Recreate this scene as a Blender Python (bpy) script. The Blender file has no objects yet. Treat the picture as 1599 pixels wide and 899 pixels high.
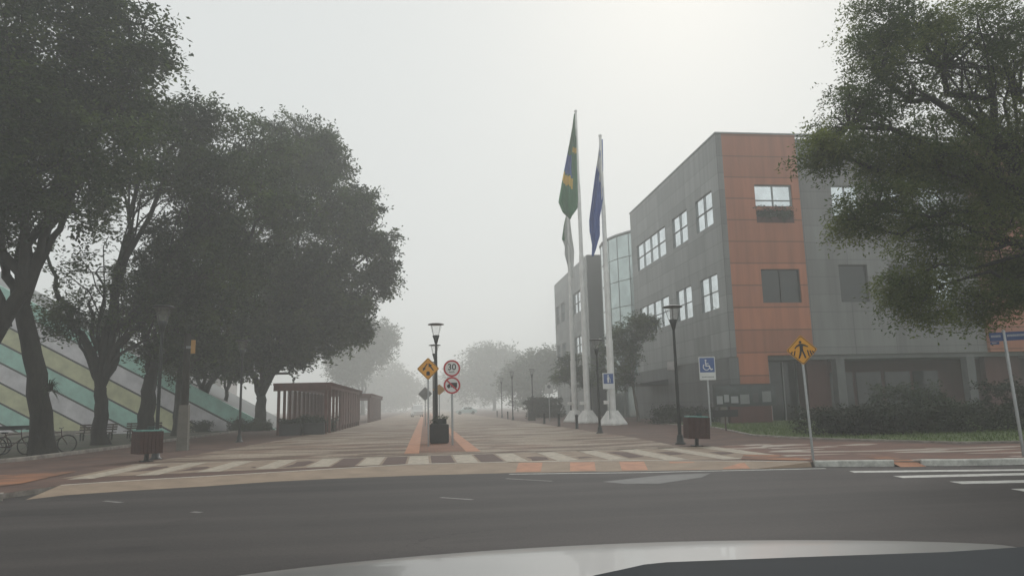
import bpy, math, random
import numpy as np
from mathutils import Vector, Matrix

random.seed(7)
RNG = np.random.default_rng(11)
scn = bpy.context.scene
COL = scn.collection
PI = math.pi

# ------------------------------------------------------------------ survey
# The street was measured from the photograph: +Y runs along the promenade, +X to
# its right, z = 0 is the paving; the roadway lies 0.1 m lower.
FOC = 1140.0
PCX, PCY = 799.5, 449.5
CAM_H = 1.4
_vy = Vector(((662 - PCX) / FOC, -(637 - PCY) / FOC, -1)).normalized()
_a = 630 - PCX
_b = -(FOC * FOC + (662 - PCX) * _a) / (637 - PCY)
_vz = Vector((_a / FOC, -_b / FOC, -1)).normalized()
_vx = _vy.cross(_vz)
ROT = Matrix((_vx, _vy, _vz))
EYE = Vector((0, 0, CAM_H))


def ray(px, py):
    return ROT @ Vector(((px - PCX) / FOC, -(py - PCY) / FOC, -1))


def G(px, py, z=0.0):
    d = ray(px, py)
    return EYE + d * ((z - CAM_H) / d.z)


def P(px, py, Y):
    d = ray(px, py)
    return EYE + d * (Y / d.y)


# ------------------------------------------------------------------ materials
MATS = {}


def new_mat(name):
    m = bpy.data.materials.new(name)
    m.use_nodes = True
    nt = m.node_tree
    b = nt.nodes['Principled BSDF']
    MATS[name] = m
    return m, nt, b


def coords(nt, scale=(1, 1, 1), kind='Object'):
    tc = nt.nodes.new('ShaderNodeTexCoord')
    mp = nt.nodes.new('ShaderNodeMapping')
    mp.inputs['Scale'].default_value = scale
    nt.links.new(tc.outputs[kind], mp.inputs['Vector'])
    return mp.outputs['Vector']


def noise(nt, vec, scale, detail=4, rough=.6, dist=0.):
    n = nt.nodes.new('ShaderNodeTexNoise')
    n.inputs['Scale'].default_value = scale
    n.inputs['Detail'].default_value = detail
    n.inputs['Roughness'].default_value = rough
    n.inputs['Distortion'].default_value = dist
    nt.links.new(vec, n.inputs['Vector'])
    return n.outputs['Fac']


def ramp(nt, fac, stops):
    r = nt.nodes.new('ShaderNodeValToRGB')
    e = r.color_ramp.elements
    while len(e) < len(stops):
        e.new(.5)
    for k, (p, c) in enumerate(stops):
        e[k].position = p
        e[k].color = (c[0], c[1], c[2], 1)
    nt.links.new(fac, r.inputs['Fac'])
    return r.outputs['Color']


def mixc(nt, a, b, fac, mode='MIX'):
    m = nt.nodes.new('ShaderNodeMix')
    m.data_type = 'RGBA'
    m.blend_type = mode
    for s, v in ((m.inputs[0], fac), (m.inputs[6], a), (m.inputs[7], b)):
        if hasattr(v, 'links'):
            nt.links.new(v, s)
        elif isinstance(v, (int, float)):
            s.default_value = v
        else:
            s.default_value = (v[0], v[1], v[2], 1)
    return m.outputs[2]


def bump(nt, b, h, strength=.3, dist=.02):
    n = nt.nodes.new('ShaderNodeBump')
    n.inputs['Strength'].default_value = strength
    n.inputs['Distance'].default_value = dist
    nt.links.new(h, n.inputs['Height'])
    nt.links.new(n.outputs['Normal'], b.inputs['Normal'])


def plain(name, col, rough=.6, var=.25, scale=4., metal=0., bmp=0., spec=.5, coat=0.):
    """a surface of one colour with a little wear"""
    m, nt, b = new_mat(name)
    v = coords(nt)
    f = noise(nt, v, scale, 5, .65)
    lo = [c * (1 - var) for c in col]
    hi = [min(1, c * (1 + var)) for c in col]
    nt.links.new(ramp(nt, f, [(.3, lo), (.7, hi)]), b.inputs['Base Color'])
    b.inputs['Roughness'].default_value = rough
    b.inputs['Metallic'].default_value = metal
    b.inputs['Specular IOR Level'].default_value = spec
    b.inputs['Coat Weight'].default_value = coat
    if bmp:
        bump(nt, b, noise(nt, v, scale * 6, 4), bmp)
    return m


def panels(name, col, w, h, axis='front', rough=.55, mortar=.022, dark=.62, var=.16):
    """cladding panels with thin joints; axis tells which way the wall looks"""
    m, nt, b = new_mat(name)
    tc = nt.nodes.new('ShaderNodeTexCoord')
    sep = nt.nodes.new('ShaderNodeSeparateXYZ')
    com = nt.nodes.new('ShaderNodeCombineXYZ')
    nt.links.new(tc.outputs['Object'], sep.inputs[0])
    nt.links.new(sep.outputs['X' if axis == 'front' else 'Y'], com.inputs['X'])
    nt.links.new(sep.outputs['Z'], com.inputs['Y'])
    br = nt.nodes.new('ShaderNodeTexBrick')
    br.offset = 0.0
    br.inputs['Scale'].default_value = 1
    br.inputs['Brick Width'].default_value = w
    br.inputs['Row Height'].default_value = h
    br.inputs['Mortar Size'].default_value = mortar
    br.inputs['Mortar Smooth'].default_value = .1
    c1 = [c * (1 - var) for c in col]
    c2 = [c * (1 + var) for c in col]
    br.inputs['Color1'].default_value = (*c1, 1)
    br.inputs['Color2'].default_value = (*c2, 1)
    br.inputs['Mortar'].default_value = (*[c * dark for c in col], 1)
    nt.links.new(com.outputs[0], br.inputs['Vector'])
    v2 = coords(nt, (1, 1, .07))
    f = noise(nt, v2, 1.6, 6, .65)
    g = ramp(nt, f, [(.3, (.76, .76, .75)), (.6, (1.06, 1.06, 1.06))])
    nt.links.new(mixc(nt, br.outputs['Color'], g, 1.0, 'MULTIPLY'), b.inputs['Base Color'])
    b.inputs['Roughness'].default_value = rough
    return m


def foliage(name, dark, light, trans=.35):
    m, nt, b = new_mat(name)
    geo = nt.nodes.new('ShaderNodeNewGeometry')
    v = coords(nt)
    f = noise(nt, v, .45, 4, .6)
    c = ramp(nt, f, [(.42, dark), (.64, light)])
    r = ramp(nt, geo.outputs['Random Per Island'], [(0, (.65, .7, .6)), (1, (1.35, 1.3, 1.2))])
    cc = mixc(nt, c, r, 1.0, 'MULTIPLY')
    nt.links.new(cc, b.inputs['Base Color'])
    b.inputs['Roughness'].default_value = .6
    b.inputs['Specular IOR Level'].default_value = .25
    tr = nt.nodes.new('ShaderNodeBsdfTranslucent')
    nt.links.new(cc, tr.inputs['Color'])
    mx = nt.nodes.new('ShaderNodeMixShader')
    mx.inputs[0].default_value = trans
    nt.links.new(b.outputs[0], mx.inputs[1])
    nt.links.new(tr.outputs[0], mx.inputs[2])
    nt.links.new(mx.outputs[0], nt.nodes['Material Output'].inputs['Surface'])
    return m


def bark(name, dark, light):
    m, nt, b = new_mat(name)
    v = coords(nt, (1, 1, .22))
    f = noise(nt, v, 9, 8, .7, .6)
    g = noise(nt, coords(nt), 1.2, 3)
    c = ramp(nt, f, [(.35, dark), (.7, light)])
    c = mixc(nt, c, ramp(nt, g, [(.4, (.8, .8, .8)), (.65, (1.1, 1.15, 1.05))]), 1.0, 'MULTIPLY')
    nt.links.new(c, b.inputs['Base Color'])
    b.inputs['Roughness'].default_value = .95
    bump(nt, b, f, .8, .05)
    return m


def make_materials():
    # asphalt
    m, nt, b = new_mat('asphalt')
    v = coords(nt)
    big = noise(nt, coords(nt, (.35, 1, 1)), .35, 5, .6, .3)
    fine = noise(nt, v, 45, 4, .7)
    tr = noise(nt, coords(nt, (.06, 1, 1)), 1.1, 3, .5)
    c = ramp(nt, big, [(.3, (.037, .032, .031)), (.7, (.060, .052, .050))])
    c = mixc(nt, c, ramp(nt, fine, [(.3, (.7, .7, .7)), (.75, (1.35, 1.33, 1.3))]), 1.0, 'MULTIPLY')
    c = mixc(nt, c, ramp(nt, tr, [(.4, (.84, .84, .84)), (.6, (1.12, 1.11, 1.10))]), 1.0, 'MULTIPLY')
    ck = nt.nodes.new('ShaderNodeTexVoronoi')
    ck.feature = 'DISTANCE_TO_EDGE'
    ck.inputs['Scale'].default_value = .34
    wob = nt.nodes.new('ShaderNodeVectorMath')
    nz = nt.nodes.new('ShaderNodeTexNoise')
    nz.inputs['Scale'].default_value = 1.7
    nz.inputs['Detail'].default_value = 5
    nt.links.new(v, nz.inputs['Vector'])
    nt.links.new(v, wob.inputs[0])
    nt.links.new(nz.outputs['Color'], wob.inputs[1])
    nt.links.new(wob.outputs[0], ck.inputs['Vector'])
    line = ramp(nt, ck.outputs['Distance'], [(.0, (.45, .45, .45)), (.006, (1, 1, 1))])
    mask = ramp(nt, noise(nt, v, .17, 2, .5), [(.47, (0, 0, 0)), (.60, (.8, .8, .8))])
    c = mixc(nt, c, mixc(nt, c, line, 1.0, 'MULTIPLY'), mask)
    oil = ramp(nt, noise(nt, coords(nt, (.5, 1, 1)), .9, 4, .6), [(.60, (1, 1, 1)), (.72, (.72, .72, .74))])
    c = mixc(nt, c, oil, 1.0, 'MULTIPLY')
    nt.links.new(c, b.inputs['Base Color'])
    b.inputs['Roughness'].default_value = .82
    b.inputs['Specular IOR Level'].default_value = .3
    bump(nt, b, fine, .35, .006)

    # little stone mosaic of the promenade: pale stones with broken brown bands
    m, nt, b = new_mat('mosaic_paving')
    v = coords(nt)
    vo = nt.nodes.new('ShaderNodeTexVoronoi')
    vo.inputs['Scale'].default_value = 9
    nt.links.new(v, vo.inputs['Vector'])
    stone = ramp(nt, vo.outputs['Distance'], [(.0, (1.1, 1.1, 1.1)), (.6, (.72, .7, .68))])
    band = noise(nt, coords(nt, (.30, 1.25, 1)), .9, 3, .55, .5)
    fade = noise(nt, v, .22, 3, .5)
    pale = ramp(nt, fade, [(.3, (.29, .235, .178)), (.7, (.40, .335, .265))])
    c = mixc(nt, pale, (.115, .066, .045), ramp(nt, band, [(.49, (0, 0, 0)), (.56, (.85, .85, .85))]))
    patch = noise(nt, coords(nt, (.5, .8, 1)), .55, 4, .6, .8)
    c = mixc(nt, c, (.165, .075, .045), ramp(nt, patch, [(.52, (0, 0, 0)), (.62, (.6, .6, .6))]))
    c = mixc(nt, c, stone, 1.0, 'MULTIPLY')
    nt.links.new(c, b.inputs['Base Color'])
    b.inputs['Roughness'].default_value = .8
    b.inputs['Specular IOR Level'].default_value = .3
    bump(nt, b, vo.outputs['Distance'], .3, .01)

    # red brick paving
    def paver(name, c1, c2, mort, extra=None):
        m, nt, b = new_mat(name)
        v = coords(nt)
        br = nt.nodes.new('ShaderNodeTexBrick')
        br.inputs['Scale'].default_value = 1
        br.inputs['Brick Width'].default_value = .22
        br.inputs['Row Height'].default_value = .11
        br.inputs['Mortar Size'].default_value = .008
        br.inputs['Color1'].default_value = (*c1, 1)
        br.inputs['Color2'].default_value = (*c2, 1)
        br.inputs['Mortar'].default_value = (*mort, 1)
        nt.links.new(v, br.inputs['Vector'])
        f = noise(nt, v, .8, 5, .6)
        c = mixc(nt, br.outputs['Color'], ramp(nt, f, [(.3, (.7, .72, .74)), (.7, (1.2, 1.15, 1.1))]), 1.0, 'MULTIPLY')
        if extra:
            c = extra(nt, c)
        nt.links.new(c, b.inputs['Base Color'])
        b.inputs['Roughness'].default_value = .85
        b.inputs['Specular IOR Level'].default_value = .3
        return m
    paver('brick_paving', (.135, .074, .055), (.10, .06, .047), (.09, .075, .065))
    paver('median_paving', (.24, .115, .07), (.19, .095, .062), (.12, .09, .07))

    def swirls(nt, c):
        n = noise(nt, coords(nt, (.42, 1.1, 1)), .62, 2, .45, 1.6)
        k = ramp(nt, n, [(.555, (0, 0, 0)), (.575, (1, 1, 1)), (.68, (1, 1, 1)), (.70, (0, 0, 0))])
        return mixc(nt, c, (.40, .35, .30), k)
    paver('swirl_paving', (.20, .10, .07), (.15, .08, .06), (.09, .075, .065), swirls)

    plain('ramp_concrete', (.255, .19, .135), .85, .18, 1.6, bmp=.2)
    def worn(nt, c):
        n = noise(nt, coords(nt, (.6, 1, 1)), 1.1, 5, .65, .8)
        return mixc(nt, c, (.34, .15, .075), ramp(nt, n, [(.40, (.05, .05, .05)), (.58, (.85, .85, .85))]))
    paver('worn_orange', (.15, .085, .06), (.11, .065, .05), (.08, .07, .06), worn)
    plain('orange_paint', (.36, .155, .075), .75, .22, 3.)
    plain('white_paint', (.52, .50, .46), .7, .28, 5.)
    plain('stripe_paint', (.35, .30, .235), .8, .38, 5.)
    plain('edging_stone', (.52, .47, .40), .8, .25, 4.)
    plain('crossing_stone', (.235, .175, .125), .85, .30, 2.2, bmp=.2)
    plain('brown_stone', (.085, .048, .036), .85, .25, 8., bmp=.2)
    plain('road_paint', (.48, .47, .44), .7, .3, 6.)
    plain('faded_paint', (.20, .19, .18), .8, .3, 6.)
    plain('pale_grey', (.10, .098, .093), .75, .2, 3.)
    plain('kerb_white', (.52, .52, .48), .85, .4, 4., bmp=.3)
    plain('kerb_stone', (.28, .25, .22), .9, .45, 2.5, bmp=.3)
    plain('kerb_yellow', (.45, .25, .06), .85, .35, 4.)
    plain('base_soil', (.10, .085, .06), .95, .3, .5)
    m, nt, b = new_mat('lawn')
    f = noise(nt, coords(nt), .6, 5, .6)
    g = noise(nt, coords(nt), 30, 3, .7)
    c = mixc(nt, ramp(nt, f, [(.3, (.065, .095, .028)), (.7, (.10, .135, .040))]),
             ramp(nt, g, [(.3, (.7, .7, .7)), (.7, (1.25, 1.25, 1.2))]), 1.0, 'MULTIPLY')
    nt.links.new(c, b.inputs['Base Color'])
    b.inputs['Roughness'].default_value = .95
    bump(nt, b, g, .6, .03)
    m, nt, b = new_mat('garden_soil')
    f = noise(nt, coords(nt), .5, 5, .6)
    nt.links.new(ramp(nt, f, [(.35, (.035, .045, .02)), (.65, (.075, .06, .042))]), b.inputs['Base Color'])
    b.inputs['Roughness'].default_value = .95

    panels('grey_cladding_front', (.185, .187, .185), 3.0, 1.2, 'front')
    panels('grey_cladding_side', (.265, .275, .27), 3.2, 1.2, 'side')
    panels('plinth_grey', (.12, .125, .125), 3.2, 1.4, 'side')
    panels('dark_cladding_front', (.03, .032, .032), 2.0, 1.2, 'front')
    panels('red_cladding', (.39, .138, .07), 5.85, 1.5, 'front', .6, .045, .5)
    panels('red_plaster', (.085, .025, .02), 4., 4., 'front', .7, .01, .8)  # red darkened so that the recess shade sits in the colour
    plain('column_grey', (.12, .125, .125), .7, .2, 1.)
    plain('soffit_grey', (.16, .165, .165), .8, .15, 1.)
    plain('frame_metal', (.24, .25, .25), .4, .1, 3., metal=.6)
    plain('grey_steel', (.20, .21, .215), .45, .15, 5., metal=.5)
    plain('galvanised', (.33, .34, .34), .42, .15, 6., metal=.6)
    plain('black_metal', (.018, .021, .020), .45, .2, 5.)
    plain('dark_green_metal', (.02, .035, .032), .45, .2, 5.)
    plain('white_pole', (.80, .80, .78), .5, .12, 1.5)
    plain('pole_base', (.76, .75, .72), .8, .18, 2.5, bmp=.1)
    plain('base_stain', (.34, .24, .16), .9, .25, 3.)
    plain('planter_black', (.018, .019, .019), .5, .2, 4.)
    plain('maroon_wood', (.055, .024, .019), .7, .25, 6., bmp=.1)
    plain('pergola_wood', (.115, .046, .034), .75, .3, 3., bmp=.2)
    plain('bench_wood', (.07, .045, .03), .75, .3, 5., bmp=.2)
    plain('teal_lid', (.10, .24, .21), .5, .25, 5.)
    plain('concrete_post', (.15, .14, .12), .9, .2, 3., bmp=.2)
    plain('sign_yellow', (.72, .33, .025), .45, .06, 3.)
    plain('sign_pale_yellow', (.40, .22, .06), .5, .08, 3.)
    plain('sign_black', (.018, .018, .018), .5, .05, 3.)
    plain('sign_white', (.72, .73, .72), .45, .05, 3.)
    plain('sign_red', (.48, .035, .045), .45, .06, 3.)
    plain('sign_blue', (.022, .085, .30), .45, .08, 3.)
    plain('sign_navy', (.03, .06, .16), .45, .1, 3.)
    plain('sign_back', (.20, .21, .21), .55, .15, 3.)
    plain('letter_grey', (.30, .31, .32), .6, .1, 3.)
    plain('flag_green', (.018, .15, .05), .75, .15, 1.)
    plain('flag_yellow', (.70, .45, .03), .75, .1, 1.)
    plain('flag_blue', (.03, .10, .38), .75, .15, 1.)
    plain('flag_white', (.62, .63, .62), .75, .08, 1.)
    plain('rubber', (.015, .015, .015), .85, .2, 6.)
    plain('chrome', (.5, .5, .5), .25, .1, 4., metal=.9)
    plain('house_white', (.60, .57, .56), .85, .12, 1.)
    plain('roof_tile', (.25, .11, .07), .85, .25, 3.)
    plain('door_dark', (.05, .05, .05), .6, .15, 3.)
    plain('car_white', (.66, .67, .66), .28, .04, 2., coat=.6)
    plain('silver_paint', (.20, .195, .19), .32, .08, 2., metal=.3, coat=.35)
    plain('car_teal', (.45, .56, .55), .3, .04, 2., coat=.6)
    plain('wall_seam', (.06, .06, .058), .8, .2, 3.)
    for nm, c in (('cladding_teal', (.36, .60, .52)), ('cladding_lilac', (.64, .62, .64)), ('cladding_olive', (.54, .54, .34))):
        plain(nm, c, .6, .22, .9)
    plain('screen_glass', (.045, .055, .055), .12, .5, 1.6)
    # glass
    def glass(name, col, rough, spec, metal):
        m, nt, b = new_mat(name)
        v = coords(nt)
        f = noise(nt, v, .7, 3, .5)
        nt.links.new(ramp(nt, f, [(.35, [c * .85 for c in col]), (.65, [c * 1.12 for c in col])]), b.inputs['Base Color'])
        b.inputs['Roughness'].default_value = rough
        b.inputs['Specular IOR Level'].default_value = spec
        b.inputs['Metallic'].default_value = metal
        return m
    glass('mirror_glass', (.80, .86, .88), .06, .5, .92)
    glass('dark_glass', (.018, .024, .024), .05, .6, 0.)
    glass('green_glass', (.50, .58, .57), .10, .6, .75)
    glass('windscreen', (.05, .06, .065), .08, .6, 0.)
    # lamp shade: thin clear plastic
    m, nt, b = new_mat('lamp_glass')
    b.inputs['Base Color'].default_value = (.62, .62, .58, 1)
    b.inputs['Roughness'].default_value = .25
    tr = nt.nodes.new('ShaderNodeBsdfTransparent')
    mx = nt.nodes.new('ShaderNodeMixShader')
    mx.inputs[0].default_value = .94
    nt.links.new(b.outputs[0], mx.inputs[1])
    nt.links.new(tr.outputs[0], mx.inputs[2])
    nt.links.new(mx.outputs[0], nt.nodes['Material Output'].inputs['Surface'])

    foliage('leaf_dark', (.016, .036, .009), (.082, .122, .030), .34)
    foliage('leaf_mid', (.022, .040, .014), (.048, .070, .024), .25)
    foliage('leaf_light', (.048, .078, .018), (.150, .182, .050), .5)
    foliage('leaf_hedge', (.013, .022, .009), (.028, .042, .015), .2)  # green darkened to stand in for the shade under the tree
    foliage('leaf_bright', (.075, .115, .032), (.12, .17, .05), .3)
    bark('bark_dark', (.013, .011, .009), (.040, .034, .027))
    bark('bark_pale', (.10, .085, .07), (.22, .20, .17))


make_materials()


# ------------------------------------------------------------------ mesh builder
class MB:
    def __init__(self):
        self.v, self.f, self.mi, self.sm = [], [], [], []

    def add(self, verts, faces, mi=0, smooth=False):
        o = len(self.v)
        self.v += [tuple(x) for x in verts]
        for f in faces:
            self.f.append([i + o for i in f])
            self.mi.append(mi)
            self.sm.append(smooth)
        return self

    def box(self, lo, hi, mi=0, rz=0., bev=0.):
        (x0, y0, z0), (x1, y1, z1) = lo, hi
        if bev > 0:
            # chamfer on the vertical edges and the top
            b = bev
            ring = [(x0 + b, y0), (x1 - b, y0), (x1, y0 + b), (x1, y1 - b), (x1 - b, y1), (x0 + b, y1), (x0, y1 - b), (x0, y0 + b)]
            top = [(x0 + 2 * b, y0 + b), (x1 - 2 * b, y0 + b), (x1 - b, y0 + 2 * b), (x1 - b, y1 - 2 * b), (x1 - 2 * b, y1 - b), (x0 + 2 * b, y1 - b), (x0 + b, y1 - 2 * b), (x0 + b, y0 + 2 * b)]
            vs = [(x, y, z0) for x, y in ring] + [(x, y, z1 - b) for x, y in ring] + [(x, y, z1) for x, y in top]
            fs = [list(range(7, -1, -1)), list(range(16, 24))]
            for s in (0, 8):
                for i in range(8):
                    j = (i + 1) % 8
                    fs.append([s + i, s + j, s + 8 + j, s + 8 + i])
        else:
            vs = [(x0, y0, z0), (x1, y0, z0), (x1, y1, z0), (x0, y1, z0), (x0, y0, z1), (x1, y0, z1), (x1, y1, z1), (x0, y1, z1)]
            fs = [[3, 2, 1, 0], [4, 5, 6, 7], [0, 1, 5, 4], [1, 2, 6, 5], [2, 3, 7, 6], [3, 0, 4, 7]]
        if rz:
            cx, cy = (x0 + x1) / 2, (y0 + y1) / 2
            c, s = math.cos(rz), math.sin(rz)
            vs = [(cx + (x - cx) * c - (y - cy) * s, cy + (x - cx) * s + (y - cy) * c, z) for x, y, z in vs]
        return self.add(vs, fs, mi)

    def tube(self, pts, radii, n=10, mi=0, cap=True, smooth=True):
        pts = [Vector(p) for p in pts]
        if isinstance(radii, (int, float)):
            radii = [radii] * len(pts)
        vs, fs = [], []
        prev = None
        for i, p in enumerate(pts):
            if i == 0:
                t = pts[1] - p
            elif i == len(pts) - 1:
                t = p - pts[i - 1]
            else:
                t = pts[i + 1] - pts[i - 1]
            t.normalize()
            if prev is None:
                a = Vector((1, 0, 0)) if abs(t.x) < .8 else Vector((0, 1, 0))
            else:
                a = prev
            u = (a - t * a.dot(t)).normalized()
            w = t.cross(u)
            prev = u
            for k in range(n):
                an = 2 * PI * k / n
                vs.append(p + (u * math.cos(an) + w * math.sin(an)) * radii[i])
        for i in range(len(pts) - 1):
            for k in range(n):
                k2 = (k + 1) % n
                fs.append([i * n + k, i * n + k2, (i + 1) * n + k2, (i + 1) * n + k])
        self.add(vs, fs, mi, smooth)
        if cap:
            self.add(vs[:n], [list(range(n - 1, -1, -1))], mi)
            self.add(vs[-n:], [list(range(n))], mi)
        return self

    def lathe(self, prof, c=(0, 0, 0), n=20, mi=0, smooth=True, cap=True):
        """prof: (radius, z) from bottom to top"""
        vs, fs = [], []
        for r, z in prof:
            for k in range(n):
                a = 2 * PI * k / n
                vs.append((c[0] + r * math.cos(a), c[1] + r * math.sin(a), c[2] + z))
        for i in range(len(prof) - 1):
            for k in range(n):
                k2 = (k + 1) % n
                fs.append([i * n + k, i * n + k2, (i + 1) * n + k2, (i + 1) * n + k])
        self.add(vs, fs, mi, smooth)
        if cap:
            self.add(vs[:n], [list(range(n - 1, -1, -1))], mi)
            self.add(vs[-n:], [list(range(n))], mi)
        return self

    def prism(self, poly, y0, y1, mi=0):
        """poly of (x, z), extruded from y0 (front) to y1 (back)"""
        n = len(poly)
        area = sum(poly[i][0] * poly[(i + 1) % n][1] - poly[(i + 1) % n][0] * poly[i][1] for i in range(n))
        if area < 0:
            poly = poly[::-1]
        vs = [(x, y0, z) for x, z in poly] + [(x, y1, z) for x, z in poly]
        fs = [list(range(n)), list(range(2 * n - 1, n - 1, -1))]
        for i in range(n):
            j = (i + 1) % n
            fs.append([i, i + n, j + n, j])
        return self.add(vs, fs, mi)

    def sheet(self, poly, z, mi=0):
        n = len(poly)
        area = sum(poly[i][0] * poly[(i + 1) % n][1] - poly[(i + 1) % n][0] * poly[i][1] for i in range(n))
        if area < 0:
            poly = poly[::-1]
        return self.add([(p[0], p[1], z) for p in poly], [list(range(n))], mi)

    def ring(self, c, r0, r1, y0, y1, n=28, a0=0., a1=2 * PI, mi=0):
        """flat ring in the x-z plane with a thickness in y"""
        full = abs(a1 - a0 - 2 * PI) < 1e-6
        m = n if full else n + 1
        vs, fs = [], []
        for k in range(m):
            a = a0 + (a1 - a0) * k / n
            for r in (r0, r1):
                for y in (y0, y1):
                    vs.append((c[0] + r * math.cos(a), y, c[1] + r * math.sin(a)))
        for k in range(n):
            i, j = 4 * k, 4 * ((k + 1) % m)
            fs += [[i, i + 2, j + 2, j], [i + 1, j + 1, j + 3, i + 3], [i, j, j + 1, i + 1], [i + 2, i + 3, j + 3, j + 2]]
        if not full:
            fs += [[0, 1, 3, 2], [4 * n, 4 * n + 2, 4 * n + 3, 4 * n + 1]]
        return self.add(vs, fs, mi)

    def disc(self, c, r, y0, y1, n=28, mi=0):
        return self.prism([(c[0] + r * math.cos(2 * PI * k / n), c[1] + r * math.sin(2 * PI * k / n)) for k in range(n)], y0, y1, mi)

    def build(self, name, mats, parent=None, origin=(0, 0, 0)):
        if isinstance(mats, str):
            mats = [mats]
        me = bpy.data.meshes.new(name)
        ox, oy, oz = origin
        me.from_pydata([(x - ox, y - oy, z - oz) for x, y, z in self.v], [], self.f)
        for m in mats:
            me.materials.append(MATS[m])
        me.polygons.foreach_set('material_index', self.mi)
        me.polygons.foreach_set('use_smooth', self.sm)
        me.update()
        o = bpy.data.objects.new(name, me)
        COL.objects.link(o)
        if parent:
            o.parent = parent
        return o


def tag(o, label, cat, group=None, kind=None):
    if label:
        o['label'] = label
    if cat:
        o['category'] = cat
    if group:
        o['group'] = group
    if kind:
        o['kind'] = kind
    return o


def thing(name, label, cat, loc, rz=0., group=None):
    o = bpy.data.objects.new(name, None)
    COL.objects.link(o)
    o.empty_display_size = .3
    o.location = loc
    o.rotation_euler = (0, 0, rz)
    return tag(o, label, cat, group)


def struct(o):
    o['kind'] = 'structure'
    return o


def copy_tree(o, parent=None):
    c = o.copy()
    COL.objects.link(c)
    c.parent = parent
    for ch in list(o.children):
        copy_tree(ch, c)
    return c


def dup(src, loc, label, rz=0., scale=None):
    c = copy_tree(src)
    c.location = loc
    c.rotation_euler = (0, 0, rz)
    if scale:
        c.scale = scale
    c['label'] = label
    return c


def text_part(txt, size, name, mat, parent, loc, depth=.002):
    cu = bpy.data.curves.new(name, 'FONT')
    cu.body = txt
    cu.size = size
    cu.align_x = 'CENTER'
    cu.align_y = 'CENTER'
    cu.extrude = depth
    cu.offset = size * .012
    tmp = bpy.data.objects.new('tmp', cu)
    COL.objects.link(tmp)
    bpy.context.view_layer.update()
    me = bpy.data.meshes.new_from_object(tmp.evaluated_get(bpy.context.evaluated_depsgraph_get()))
    bpy.data.objects.remove(tmp)
    me.materials.clear()
    me.materials.append(MATS[mat])
    me.transform(Matrix.Rotation(PI / 2, 4, 'X'))
    me.transform(Matrix.Translation(loc))
    o = bpy.data.objects.new(name, me)
    COL.objects.link(o)
    o.parent = parent
    return o


# ------------------------------------------------------------------ ground
def xy(p):
    return (p.x, p.y)


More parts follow.
